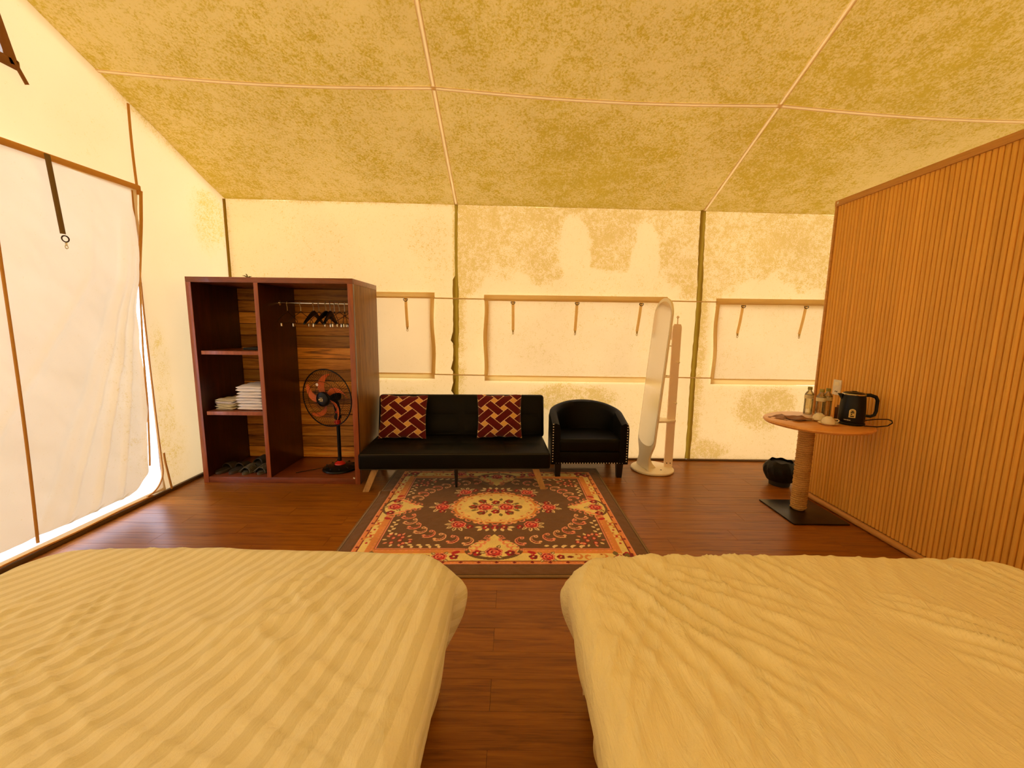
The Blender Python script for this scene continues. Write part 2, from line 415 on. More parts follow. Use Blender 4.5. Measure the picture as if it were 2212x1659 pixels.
# ---- floor
fl = tag(empty('floor'), kind='structure')
G().bx(XL-.05, XR, YF, YB+.03, -.06, -.008).out('subfloor', 'base', fl)
ROW = .1445; PL = 1.16; kmin = int((YF-1.952)/ROW)-1
plank_mesh = {}
def plank(x0, x1, y0, y1):
    key = (round(x1-x0, 3), round(y1-y0, 3))
    if key not in plank_mesh:
        g = G(); L, W = key; g.box((L/2, W/2, -.004), (L-.0008, W-.0008, .008), None, .0007, 1)
        o = g.out('plank', 'floor', fl, angle=20); plank_mesh[key] = o.data
    else:
        o = bpy.data.objects.new('plank', plank_mesh[key]); COL.objects.link(o); o.parent = fl
    o.location = (x0, y0, 0)
k = kmin
while True:
    y0 = 1.952+k*ROW; y1 = y0+ROW; k += 1
    if y0 >= YB: break
    y0c, y1c = max(y0, YF), min(y1, YB)
    if y1c-y0c < .02: continue
    off = -.07+(0 if (k-1) % 2 == 0 else PL*(.42 if (k-1) % 4 == 1 else .6))
    x = off-PL*4
    while x < XR:
        a, b = max(x, XL), min(x+PL, XR)
        if b-a > .02: plank(a, b, y0c, y1c)
        x += PL

# ---- back wall
def mold_back(x, z):
    f = fbm(x*2.2, z*2.2, 11); ff = fbm(x*7, z*7, 5)
    m = .16+.22*f
    m = np.maximum(m, .45*blob(x, z, -.85, 2.2, .35, .6, .6)); m = np.maximum(m, .32*blob(x, z, -2.2, 2.35, .9, .35, .7, .5))
    m = np.maximum(m, .5*blob(x, z, -1.1, .66, .28, .16, .6)); m = np.maximum(m, .22*blob(x, z, -1.3, 2.45, 1.2, .3, .7, .6))
    p2 = (x > -.62) & (x < 1.93)
    t = .88*sm(1.62, 2.05, z+(f-.5)*1.2)
    for c in ((.62, 2.22, .17, .36), (.95, 1.83, .62, .2), (1.36, 2.12, .16, .42), (.60, 1.8, .12, .4), (.3, 1.75, .3, .12)): t = t*(1-blob(x, z, *c, .22, .30, 9))
    m = np.where(p2, np.maximum(m, t), m)
    m = np.maximum(m, p2*1.0*blob(x, z, .55, .68, .70, .19, .5)); m = np.maximum(m, p2*.42*blob(x, z, 1.6, .45, .3, .45, .6, .6))
    p3 = x > 1.93
    lo = 1.83+.11*np.sin(x*5.2+.4)+(ff-.5)*.35
    m = np.where(p3, np.maximum(m, .80*sm(-.02, .10, z-lo)), m)
    m = np.maximum(m, p3*.95*blob(x, z, 2.75, .62, .42, .30, .6, .5)); m = np.maximum(m, p3*.9*blob(x, z, 2.2, .12, .35, .14, .6, .5))
    for s, w_ in ((-.57, .10), (1.99, .09)):
        m = np.maximum(m, (.75+.5*f)*np.exp(-((x-s)/w_)**2)*(x > s-.04))
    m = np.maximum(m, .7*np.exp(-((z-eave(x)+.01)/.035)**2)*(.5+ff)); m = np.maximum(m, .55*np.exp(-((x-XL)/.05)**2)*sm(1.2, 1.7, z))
    return m*(.72+.56*f)+.02
FL = [(-2.55, -.827, .887, 1.772, 'window_1'), (-.293, 1.60, .872, 1.755, 'window_2'), (2.125, 4.05, .866, 1.747, 'window_3')]
def hole_back(x, z):
    h = np.zeros_like(x, bool)
    for a, b, c, d, _ in FL: h |= (x > a+.048) & (x < b-.048) & (z > c+.005) & (z < d-.02)
    return h
wb = tag(empty('wall_back'), kind='structure')
SX = (XL, -.59, 1.935, XR)
for i_, (a, b) in enumerate(zip(SX, SX[1:])):
    sheet('canvas_panel', a+(.008 if i_ else 0), b-(.008 if i_ < 2 else 0), 0, 2.7, .02, lambda x, z, d: np.stack([x, YB+d, z], -1), 'wall', wb, mold_back, hole_back, eave,
          lambda x, z: .006*np.sin(x*9+fbm(x*2, z*2)*6)*0+(fbm(x*3+9, z*2.2, 31)-.5)*.022*np.sin(np.clip((x-a)/(b-a), 0, 1)*PI))
def seam(name, pts, wdt, mat, parent, nrm=(0, -1, 0), side=None, off=.004, mold=.35):
    pts = [Vector(p) for p in pts]; nrm = Vector(nrm); V = []
    for i, p in enumerate(pts):
        d = (pts[min(i+1, len(pts)-1)]-pts[max(i-1, 0)]).normalized(); s = d.cross(nrm).normalized()
        w_ = wdt[i] if isinstance(wdt, (list, tuple)) else wdt
        V += [p+nrm*.0-s*w_/2, p+nrm*off*2-s*w_*.35, p+nrm*off*2+s*w_*.35, p+nrm*.0+s*w_/2]
    o = from_np(name, [tuple(v) for v in V], gridfaces(len(pts), 4), mat, parent)
    a = o.data.attributes.new('mold', 'FLOAT', 'POINT'); a.data.foreach_set('value', [mold*random.uniform(.6, 1.3) for _ in V])
    return o
for sx, off_ in ((-.59, 0), (1.935, .0)):
    zs_ = np.linspace(.02, eave(sx)+.01, 60); pts = []; ws = []
    for z in zs_:
        if sx < 0: w_ = .030 if z > 1.95 else .058; cx = sx-(0 if z > 1.95 else .012)
        else: w_ = .056; cx = sx+.010-.024*max(0, min(1, (z-1.9)/.7))
        ws.append(w_*random.uniform(.9, 1.12)); pts.append((cx+.003*math.sin(z*5), YB-.006, z))
    seam('seam_tape', pts, ws, 'tape', wb)
seam('seam_tape', [(XL+.012, YB-.03, z) for z in np.linspace(.02, 2.68, 30)], .03, 'tape', wb)
# cords strung between the flaps
for a, b in ((-.83, -.29), (1.60, 2.13)):
    for z in (1.725, .925):
        G().tube([(a, YB-.022, z), ((a+b)/2, YB-.026, z-.003), (b, YB-.022, z-.004)], .0065, 6).out('flap_cord', 'cord', wb)
for i, z in enumerate((1.32, 1.02, .78)):   # loose folds of the seam tape
    G().tube([(-.61, YB-.012, z+.10), (-.625, YB-.022, z+.04), (-.640, YB-.024, z-.03), (-.615, YB-.012, z-.08)], [.004, .011, .014, .004], 7).out('tape_fold', 'tape', wb)
G().bx(-1.3, XR, YB-.022, YB+.02, 0, .018, .004).out('baseboard_back', 'base', tag(empty('baseboard_back'), kind='structure')).name = 'edge_strip'

# rolled-down window flaps
def window(a, b, z0, z1, name, straps, sx0, seed):
    r = tag(empty(name, (0, 0, 0)), kind='structure')
    y = YB-.018
    bul = lambda x, z: -.012*np.sin(np.clip((x-a)/(b-a), 0, 1)*PI)*np.sin(np.clip((z-z0)/(z1-z0), 0, 1)*PI)+(fbm(x*2+z*3, z*4-x*2, seed)-.5)*.014
    edge = lambda x, z: .010*np.sin(z*7+seed)*(np.exp(-((x-a)/.1)**2)-np.exp(-((x-b)/.1)**2))
    sheet('flap', a+.03, b-.03, z0+.035, z1-.035, .02, lambda x, z, d: np.stack([x+edge(x, z), y+d, z], -1), 'flap', r,
          lambda x, z: .30+.35*(fbm(x*3, z*3, seed)-.5)+(.16 if name != 'window_1' else -.08), None, None, bul)
    for p, q, ww in (((a-.01, z1-.02), (b+.01, z1-.02), .062), ((a, z0+.02), (b, z0+.02), .06), ((a+.015, z0+.045), (a+.015, z1-.048), .04), ((b-.015, z0+.045), (b-.015, z1-.048), .04)):
        n = 24; pts = []
        for k in range(n+1):
            t = k/n; x = p[0]+(q[0]-p[0])*t; z = p[1]+(q[1]-p[1])*t
            if p[0] == q[0]: x += .012*math.sin(z*7+seed)*(1 if p[0] < (a+b)/2 else -1)*math.sin(t*PI)
            pts.append((x, y-.004, z))
        o = seam('hem', pts, ww, 'hem', r, (0, -1, 0), None, .003, .2)
    for x, lean in straps:
        pts = [(x+lean*t, y-.016-.006*math.sin(t*PI), z1-.05-.30*t) for t in np.linspace(0, 1, 8)]
        s = seam('strap', pts, .030, 'strapc', r, (0, -1, 0), None, .004, .1)
        rc = (x, y-.026, z1-.062)
        G().tube([(rc[0]+.022*math.cos(t), rc[1]+.003*math.sin(t), rc[2]+.022*math.sin(t)) for t in np.linspace(PI*.98, PI*2.02, 12)]+[(rc[0], rc[1], rc[2]+.001)], .0035, 6, closed=True).out('ring', 'ring', s)
        c = (x+lean*1.02, y-.022, z1-.37)
        G().box((c[0], c[1], c[2]+.012), (.020, .006, .022), None, .002).tube([(c[0]+.008*math.cos(t), c[1], c[2]-.012+.012*math.sin(t)) for t in np.linspace(0, 2*PI, 12)[:-1]], .003, 5, closed=True).out('clip', 'gold', s)
    return r
window(*FL[0], [(-1.117, .012), (-2.0, .0)], 0, 41)
window(*FL[1], [(.0, .004), (.667, -.012), (1.335, -.03)], 0, 52)
window(*FL[2], [(2.396, -.035), (3.05, -.04), (3.7, -.03)], 0, 63)

# ---- left wall with the door opening
DY0, DY1, DZ0, DZ1 = 1.45, 3.325, .05, 2.44
def mold_left(y, z):
    f = fbm(y*3, z*3, 21); top = roofz(XL, y)
    m = .05+.75*blob(y, z, 4.16, 2.42, .30, .34, .45, .35)+0*y
    m = np.maximum(m, (.62*sm(.20, .0, top-z)*sm(.40, .62, fbm(y*2.4, z*2.4, 8))))
    m = np.maximum(m, .62*blob(y, z, 3.43, .8, .10, .62, .5, .6)); m = np.maximum(m, .60*blob(y, z, 3.46, .35, .17, .3, .6, .6))
    m = np.maximum(m, .42*np.exp(-((y-YB)/.06)**2)); m = np.maximum(m, .25*blob(y, z, 3.1, 2.75, .3, .3, .7, .8))
    return m*(.6+.8*f)
wl = tag(empty('wall_left'), kind='structure')
WIN = (1.15, 2.62, 2.90, 3.26)
hole_left = lambda y, z: ((y > DY0) & (y < DY1) & (z > DZ0) & (z < DZ1)) | ((z > 2.94) & (z < 3.24) & (y < 2.61-.24*(z-2.94)) & (y > 1.32))
def lfn(y, z, d): return np.stack([XL+d, y, z], -1)
ldisp = lambda y, z: (fbm(y*2.5, z*1.6, 77)-.5)*.03*np.minimum(1, np.minimum(np.abs(y-YB)*4, np.abs(z)*4))
# below and above the eave line: one sheet up to 2.68 and one gable sheet
sheet('canvas_panel', YF, YB, 0, 2.68, .02, lfn, 'lwall', wl, mold_left, hole_left, None, ldisp)
def gable(y, z, d):
    return np.stack([XL+d, y, z], -1)
nu, nv = 252, 54
yy, tt = np.meshgrid(np.linspace(YF, YB, nu), np.linspace(0, 1, nv), indexing='ij')
zz = 2.68+(np.maximum(roofz(XL, yy)+.005, 2.6801)-2.68)*tt
cy = (yy[:-1, :-1]+yy[1:, 1:])/2; cz = (zz[:-1, :-1]+zz[1:, 1:])/2
o = from_np('gable_panel', np.stack([XL+ldisp(yy, zz), yy, zz], -1).reshape(-1, 3), gridfaces(nu, nv, ~hole_left(cy, cz)), 'lwall', wl)
a = o.data.attributes.new('mold', 'FLOAT', 'POINT'); a.data.foreach_set('value', np.clip(mold_left(yy, zz), 0, 1).astype('f').ravel())
seam('seam_tape', [(XL+.012, 3.375+.01*math.sin(z*4), z) for z in np.linspace(DZ1-.02, roofz(XL, 3.38)-.03, 12)], .02, 'browntrim', wl, (1, 0, 0))
seam('seam_tape', [(XL+.03, 3.33+.045*max(0, .3-z)/.3, z) for z in np.linspace(.03, .36, 8)], .016, 'browntrim', wl, (1, 0, 0))
bl = tag(empty('baseboard_left'), kind='structure')
G().bx(XL-.03, XL+.022, YF, YB-.03, 0, .030, .006).out('edge_strip', 'base', bl)
G().tube([(XL+.016, y, .040+.004*math.sin(y*9)) for y in np.linspace(1.2, 3.2, 24)], .008, 6).out('hem_cord', 'browntrim', bl)

# ---- door: clear vinyl with a rolled-down canvas flap over it
dr = tag(empty('door_1'), kind='structure')
# canvas that rounds off the lower corner of the opening
rr = .17; arc = [(DY1-rr+rr*math.sin(t), DZ0+rr-rr*math.cos(t)) for t in np.linspace(0, PI/2, 14)]
g = G(); c0 = (DY1+.02, DZ0-.02); A = [g.bm.verts.new((XL+.004, y, z)) for y, z in arc]; c_ = g.bm.verts.new((XL+.004, *c0))
for i in range(len(A)-1): g.bm.faces.new((c_, A[i], A[i+1]))
o = g.out('corner_patch', 'lwall', dr)
G().tube([(XL+.012, y, z) for y, z in arc]+[(XL+.012, DY1-.015*math.sin((z-.2)*1.4), z) for z in np.linspace(.25, DZ1, 24)], .007, 6).out('zip_tape', 'browntrim', dr)
G().tube([(XL+.014, y-.022, z+.022) for y, z in arc]+[(XL+.014, DY1-.024-.015*math.sin((z-.2)*1.4), z) for z in np.linspace(.25, 1.9, 24)], .0045, 6).out('zip_tape', 'vinyl', dr)
sheet('vinyl_pane', DY0-.02, DY1+.015, DZ0-.01, DZ1, .05, lambda y, z, d: np.stack([XL-.012+d, y, z], -1), 'vinyl', dr, None, None, None, lambda y, z: .012*np.sin(z*5+y*3))
# outline of the flap
EDGE = [(2.46, 3.375), (2.2, 3.345), (1.78, 3.275), (1.215, 3.235), (.78, 3.222), (.33, 3.185), (.20, 3.162)]
zs = np.array([e[0] for e in EDGE])[::-1]; ys = np.array([e[1] for e in EDGE])[::-1]
def flap_fn():
    nu, nv = 190, 150
    s, t = np.meshgrid(np.linspace(0, 1, nu), np.linspace(0, 1, nv), indexing='ij')
    zb0 = .125
    Z = zb0+(2.46-zb0)*t
    right = np.interp(Z, zs, ys)
    rad = .17                                      # rounded lower corner
    right = np.where(Z < zb0+rad, np.interp(Z, zs, ys)-rad+np.sqrt(np.maximum(0, rad**2-(zb0+rad-Z)**2)), right)
    Y = DY0-.06+(right-(DY0-.06))*s
    # folds running down from the top corner, slack belly
    D = .022+.022*np.sin(np.clip(t, 0, 1)*PI)*np.sin(s*PI)
    for cx, sl, a_, w_ in ((3.21, .33, .032, .022), (3.25, .22, .026, .018), (3.30, .10, .02, .018), (3.12, .5, -.016, .035), (3.17, .42, .018, .02), (2.9, .75, .014, .03)):
        u = Y-(cx-sl*np.maximum(0, 1.75-Z)*.9+.12*np.maximum(0, Z-1.75))
        D = D+a_*np.exp(-(u/w_)**2)*sm(2.4, 1.9, Z)*sm(.0, .25, Z)
    D = D+(fbm(Y*2.6+Z, Z*2.0, 90)-.5)*.055+.008*np.sin(Y*22+fbm(Y*3, Z*2, 15)*7)*sm(1.0, .25, Z)*np.sin(t*PI)
    V = np.stack([XL+D, Y, Z], -1).reshape(-1, 3)
    o = from_np('flap', V, gridfaces(nu, nv), 'lflap', dr)
    mo = .06+.38*blob(Y, Z, 3.05, .9, .22, .45, .6, .5)+.35*blob(Y, Z, 3.1, .35, .2, .3, .6, .5)+.12*fbm(Y*3, Z*3, 4)
    a = o.data.attributes.new('mold', 'FLOAT', 'POINT'); a.data.foreach_set('value', np.clip(mo, 0, 1).astype('f').ravel())
    return o
flap_fn()
seam('hem', [(XL+.035, y, 2.425+(y-1.4)*.022) for y in np.linspace(DY0-.08, 3.37, 30)], .042, 'browntrim', dr, (1, 0, 0), None, .004, .15)
seam('hem', [(XL+.036, float(np.interp(z, zs, ys)), z) for z in np.linspace(.3, 2.45, 30)], [.028 if z > 1.75 else .012 for z in np.linspace(.3, 2.45, 30)], 'browntrim', dr, (1, 0, 0), None, .004, .3)
seam('seam_tape', [(XL+.05+.01*math.sin(z*2), 2.35+.04*(z/1.66), z) for z in np.linspace(.10, 2.40, 30)], .016, 'browntrim', dr, (1, 0, 0), None, .004, .2)
st = seam('strap', [(XL+.06+.02*t, 2.703+.012*t, 2.46-.47*t) for t in np.linspace(0, 1, 12)], .034, 'strap', dr, (1, 0, 0), None, .004)
G().tube([(XL+.085+.003*math.cos(t), 2.722+.019*math.cos(t), 1.962+.019*math.sin(t)) for t in np.linspace(0, 2*PI, 20)[:-1]], .004, 6, closed=True).out('ring', 'ring', st)
G().box((XL+.084, 2.724, 1.93), (.006, .014, .022), None, .002).tube([(XL+.084, 2.724+.009*math.cos(t), 1.912+.010*math.sin(t)) for t in np.linspace(0, 2*PI, 12)[:-1]], .0028, 5, closed=True).out('clip', 'chrome', st)

# ---- gable window
w4 = tag(empty('window_4'), kind='structure')
tri = [(2.63, 2.925), (1.3, 2.925), (1.3, 3.25), (2.55, 3.25)]
def bars(pts, wd, mat, par, name):
    for p, q in zip(pts, pts[1:]+pts[:1]):
        seam(name, [(XL+.012, p[0]+(q[0]-p[0])*t, p[1]+(q[1]-p[1])*t) for t in np.linspace(-.02, 1.02, 8)], wd, mat, par, (1, 0, 0), None, .005)
bars(tri, .06, 'darkweb', w4, 'frame_tape')
seam('frame_tape', [(XL+.016, 2.63+.055*t, 2.94-.10*t) for t in np.linspace(-.1, 1, 5)], .022, 'darkweb', w4, (1, 0, 0), None, .005)
g = G(); vs = [g.bm.verts.new((XL-.004, *p)) for p in tri]; g.bm.faces.new(vs); g.out('screen', 'screen', w4)

# ---- front wall (behind the camera) and right end wall
wf = tag(empty('wall_front'), kind='structure')
sheet('canvas_panel', XL, XR, 0, 2.7, .1, lambda x, z, d: np.stack([x, YF+0*x, z], -1), 'wall', wf, None, None, lambda x: roofz(x, YF)+0*x)
wr = tag(empty('wall_right_end'), kind='structure'); wr.name = 'wall_end'
yy, tt = np.meshgrid(np.linspace(YF, YB, 51), np.linspace(0, 1, 20), indexing='ij')
o = from_np('canvas_panel', np.stack([XR+0*yy, yy, roofz(XR, yy)*tt], -1).reshape(-1, 3), gridfaces(51, 20), 'wall', wr)

# ---- roof
ce = tag(empty('ceiling'), kind='structure')
def mold_roof(x, y):
    f = fbm(x*1.3, y*1.3, 71); g_ = fbm(x*4, y*4, 72)
    m = .66+.75*(f-.5)+.35*(g_-.5)
    m = m+.30*blob(x, y, .8, 3.9, 1.6, .6, .8, .4)+.25*blob(x, y, 2.6, 3.2, .9, 1.2, .8, .4)+.18*blob(x, y, -.9, 4.2, .5, .4, .7)
    m = m+.22*np.exp(-((y-YB)/.12)**2)+.22*np.exp(-((x-XL)/.14)**2)-.25*blob(x, y, 3.4, 3.6, .8, 1.0, .8)
    return m
YS = 3.24
def ywarp(x, y): return y+.024*x*np.clip(1-np.abs(y-YS)/1.1, 0, 1)
def sag(x, y, a, b, d0, d1): return -.034*np.sin(np.clip((x-a)/(b-a), 0, 1)*PI)*np.sin(np.clip((y-d0)/(d1-d0), 0, 1)*PI)
for i_, (a, b) in enumerate(zip(SX, SX[1:])):
    for (ya, yb) in ((YR, YS-.004), (YS+.004, YB), (YF, YR)):
        d0, d1 = (YR, YB) if yb > YR+.1 else (YF, YR)
        a_, b_ = a+(.006 if i_ else -.06), b-(.006 if i_ < 2 else 0)
        sheet('roof_panel', a_, b_, ya, yb, .03, lambda x, y, d: np.stack([x, ywarp(x, y), roofz(x, ywarp(x, y))+d], -1), 'roof', ce, mold_roof, None, None,
              lambda x, y: sag(x, y, a, b, d0, d1)+.004*np.sin(y*26+x*3)*np.exp(-((x-b)/.10)**2)*sm(3.6, 4.3, y))
for sx in (-.59, 1.935):
    pts = [(sx+(.012*(4-y)/2 if sx > 0 else 0), y, roofz(sx, y)-.003) for y in np.linspace(YR, YB+.005, 60)]
    seam('seam_tape', pts, .036 if sx < 0 else .034, 'roofseam', ce, (0, -.37, -.93), None, .0015, .3)
pts = []
for x in np.linspace(XL-.055, XR-.02, 122):
    a, b = [(p, q) for p, q in zip(SX, SX[1:]) if p <= max(x, XL) <= q][0]; y = float(ywarp(x, YS))
    pts.append((x, y, float(roofz(x, y)+sag(x, YS, a, b, YR, YB))-.004))
seam('seam_tape', pts, .030, 'roofseam', ce, (0, -.37, -.93), None, .0015, .0)

# ---- fluted wood partition on the right
PX, PY0, PY1, PZ = 2.60, -.6, 3.50, 2.475
pw = tag(empty('wall_right'), kind='structure')
G().bx(PX+.012, PX+.09, PY0, PY1, 0, PZ-.01).out('backing_board', 'panelback', pw)
pitch = .0306; sw = .0258
g = G(); prof = [(-sw/2, .013), (-sw/2+.0004, .004), (-sw/2+.003, 0), (sw/2-.003, 0), (sw/2-.0004, .004), (sw/2, .013)]
g.prism(prof, .05, PZ-.045, lambda u, v, d: (v, u, d)); sl = g.out('slat', 'slat', pw, angle=60)
ns = int((PY1-.02-PY0)/pitch)
sl.location = (PX, PY1-.022-pitch/2, 0)
for i in range(1, ns):
    o = bpy.data.objects.new('slat', sl.data); COL.objects.link(o); o.parent = pw; o.location = (PX, PY1-.022-pitch*(i+.5), 0)
G().bx(PX-.012, PX+.10, PY0, PY1, PZ-.045, PZ, .004).out('top_trim', 'ptrim', pw)
G().bx(PX-.008, PX+.10, PY1-.022, PY1, 0, PZ-.02, .004).out('end_trim', 'ptrim', pw)
bb = tag(empty('baseboard_right'), kind='structure')
G().tube([(PX-.004, y, .022) for y in (PY0, PY1-.03)], .022, 14).bx(PX-.01, PX+.012, PY0, PY1-.03, 0, .045, .006).out('trim_strip', 'ptrim', bb)
G().lathe([(0, .002), (.008, .002), (.010, 0), (0, 0)][::-1], 12, (PX-.012, PY1-.03, PZ-.02), RY(-PI/2)).out('screw_cap', 'whitepl', pw)

# ---- outside: deck and white railing seen through the door gap
dk = tag(empty('terrace'), kind='structure'); dk.name = 'floor_outside'
g = G(); g.bx(-9, XL-.08, -4, 9, -.16, -.10)
for i in range(0): pass
g.out('deck', 'deck', dk)
rl = thing('railing', 'white metal railing on the terrace behind the clear gap beside the door flap', 'railing', (-4.2, 3.0, -.10))
for y in (-2.5, -.2, 2.1, 4.4): G().bx(-.03, .03, y-.03, y+.03, 0, 1.05, .004).out('post', 'rail', rl)
for z in (.15, .42, .69, 1.0): G().bx(-.015, .015, -2.5, 4.4, z-.015, z+.015, .004).out('rail', 'rail', rl)

# ================================================================ WARDROBE
W = thing('wardrobe', 'open dark mahogany wardrobe with shelves and hanging rail in the left corner', 'wardrobe', (-2.08, 3.90, 0))
wx0, wx1, wy0, wy1, WZ = -.712, .712, -.31, .31, 1.83
T = .045
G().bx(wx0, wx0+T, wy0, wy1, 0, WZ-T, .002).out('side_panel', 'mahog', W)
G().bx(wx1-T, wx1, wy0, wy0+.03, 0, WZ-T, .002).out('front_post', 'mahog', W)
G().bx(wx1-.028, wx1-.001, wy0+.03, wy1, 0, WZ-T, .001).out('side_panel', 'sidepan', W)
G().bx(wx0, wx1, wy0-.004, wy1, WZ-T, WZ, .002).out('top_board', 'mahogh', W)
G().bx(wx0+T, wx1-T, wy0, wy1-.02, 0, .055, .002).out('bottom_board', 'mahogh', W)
DX = -.115
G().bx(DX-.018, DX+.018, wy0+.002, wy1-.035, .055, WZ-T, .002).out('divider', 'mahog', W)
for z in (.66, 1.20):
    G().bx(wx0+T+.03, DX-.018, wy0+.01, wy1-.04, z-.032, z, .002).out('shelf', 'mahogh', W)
for x0_, x1_, z0_, z1_ in ((wx0, wx0+T, 0, WZ-T), (wx1-T, wx1, 0, WZ-T), (DX-.018, DX+.018, .055, WZ-T)): G().bx(x0_, x1_, wy0-.004, wy0, z0_, z1_, .001).out('edge_strip', 'edging', W)  # thin strips added to give the front edges their lit tone
for z in (.66, 1.20): G().bx(wx0+T+.03, DX-.018, wy0+.006, wy0+.010, z-.032, z, .001).out('edge_strip', 'edging', W)  # added strips, lit tone of the shelf fronts in their colour
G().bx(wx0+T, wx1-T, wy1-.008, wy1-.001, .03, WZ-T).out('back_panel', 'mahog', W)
nb = 15; bh = (WZ-T-.055)/nb
for i in range(nb):
    z0 = .055+i*bh
    G().bx(wx0+T, wx1-.03, wy1-.03+random.uniform(0, .003), wy1-.008, z0+.0025, z0+bh-.0025, .003, 1).out('back_board', 'rustic', W)
G().tube([(DX+.018, 0, 1.635), (wx1-.03, 0, 1.63)], .010, 12).out('hanging_rail', 'chrome', W)
for x in (DX+.020, wx1-.032): G().lathe([(0, -.004), (.022, -.004), (.022, .004), (0, .004)], 16, (x, 0, 1.632), RY(PI/2)).out('rail_bracket', 'chrome', W)
G().box((.655, -.313, .06), (.016, .003, .010), RY(.5)).out('torn_sticker', 'whitepl', W)

# hangers
RAILX0, RAILY, RAILZ = -2.08, 3.90, 1.632
def hook_pts(h): # in the y-z plane, around the rail at origin
    p = [(0, .0125*math.cos(t), .0125*math.sin(t)+.001) for t in np.linspace(-.5, PI*.98, 10)]
    p = [(0, .0135*math.cos(t), .0135*math.sin(t)) for t in np.linspace(-.6, PI, 10)]
    return p+[(0, -.0125, -.012), (0, -.004, -.026), (0, 0, -.036), (0, 0, -h)]
def wire_hanger(label, loc, rz):
    t = thing('wire_hanger', label, 'hanger', loc, rz, 'wire clip hangers on the wardrobe rail')
    G().tube(hook_pts(.07), .0032, 6).out('hook', 'steel', t)
    H = -.07
    G().tube([(0, 0, H), (0, .03, H-.018), (0, .19, H-.085), (0, .205, H-.10), (0, .19, H-.112), (0, -.19, H-.112), (0, -.205, H-.10), (0, -.19, H-.085), (0, -.03, H-.018)], .0024, 6, closed=True).out('wire_frame', 'blackmat', t)
    for y in (-.13, .13):
        c = G().box((0, y, H-.128), (.012, .022, .030), None, .003).out('clip', 'chrome', t)
    return t
def black_hanger(label, loc, rz):
    t = thing('wooden_hanger', label, 'hanger', loc, rz, 'black wooden hangers on the wardrobe rail')
    G().tube(hook_pts(.065), .0034, 6).out('hook', 'steel', t)
    H = -.065; top = []; bot = []
    for y in np.linspace(-.21, .21, 25):
        a = abs(y)/.21; top.append((y, H-.115*a**1.25)); bot.append((y, H-.045-.100*a**1.15+.015*a))
    g = G(); g.prism(top+bot[::-1], -.008, .008, lambda u, v, d: (d, u, v)); g.out('hanger_body', 'black', t)
    return t
hp = [(.065, .10, 'leftmost'), (.175, -.06, 'second from the left')]
wh = wire_hanger('wire clip hanger, leftmost on the wardrobe rail', (RAILX0-.025, RAILY, RAILZ), .08)
blk = black_hanger('black wooden hanger hanging apart, leftmost of the black ones', (RAILX0+.22, RAILY, RAILZ), .05)
for x, rz, lb in ((.10, -.05, 'wire clip hanger, second from the left on the wardrobe rail'), (.27, .05, 'wire clip hanger just right of the leftmost black hanger'),
                  (.415, .25, 'wire hanger tangled behind the right-hand black hangers'), (.46, -.22, 'wire hanger slanting to the right of the black hangers'),
                  (.51, .3, 'third wire hanger from the right end of the rail'), (.565, -.28, 'wire hanger with bent hook, second from the right end'),
                  (.62, .20, 'wire hanger at the right end of the rail')):
    copy_tree(wh, (RAILX0+x, RAILY, RAILZ-.002), rz, lb)
for x, rz, lb in ((.335, -.03, 'black wooden hanger, left one of the pair near the right'), (.375, .14, 'black wooden hanger, right one of the pair near the right')):
    copy_tree(blk, (RAILX0+x, RAILY, RAILZ), rz, lb)

# towels
def folded(name, w_, d_, h_, layers, mat, par=None, seed=0):
    """a folded cloth: rounded fold at the left, slightly sagging layers"""
    rnd = random.Random(seed); g = G(); lh = h_/layers
    for k in range(layers):
        z = lh*(k+.5); n = 22; P_ = []
        ww = w_*rnd.uniform(.96, 1.0); dd = d_*rnd.uniform(.96, 1.0); ox = rnd.uniform(-.006, .006)
        for i in range(n+1):
            yv = -dd/2+dd*i/n; ring = []
            for q in range(20):
                t = 2*PI*q/20; ca, sa = math.cos(t), math.sin(t)
                e = .32
                xx = ox+ww/2*math.copysign(abs(ca)**e, ca); zz_ = z+lh*.52*math.copysign(abs(sa)**.7, sa)
                zz_ += .0035*math.sin(xx*31+yv*17+seed+k*2)+.0025*math.sin(yv*60+k)
                end = 1 if 0 < i < n else .0
                if i in (0, n): zz_ = z+(zz_-z)*.35; 
                if i in (1, n-1): zz_ = z+(zz_-z)*.85
                ring.append((xx, yv+.004*math.sin(xx*40+k), zz_))
            P_.append(ring+[ring[0]])
        b = bmesh.new(); VV = [[b.verts.new(p) for p in r[:-1]] for r in P_]
        for i in range(n):
            for q in range(20): b.faces.new((VV[i][q], VV[i+1][q], VV[i+1][(q+1) % 20], VV[i][(q+1) % 20]))
        b.faces.new(VV[0]); b.faces.new(VV[-1][::-1]); g.merge(b)
    return g.out(name, mat, par, angle=60)
zt = .662
for i, (lab, h_) in enumerate((('white towel at the bottom of the stack against the divider', .056), ('white towel second from the bottom of the stack', .052),
                               ('white towel second from the top of the stack', .052), ('white folded towel on top of the stack', .056))):
    o = folded('towel', .245, .36, h_, 2, 'towel', None, i*3); o.location = (-2.363+(.006, -.004, .005, 0)[i], 3.825+(.0, .006, -.006, .004)[i], zt+.001)
    o.rotation_euler[2] = (.01, -.015, .01, -.01)[i]; tag(o, lab, 'towel', 'white towels in the wardrobe'); zt += h_+.002
zt = .662
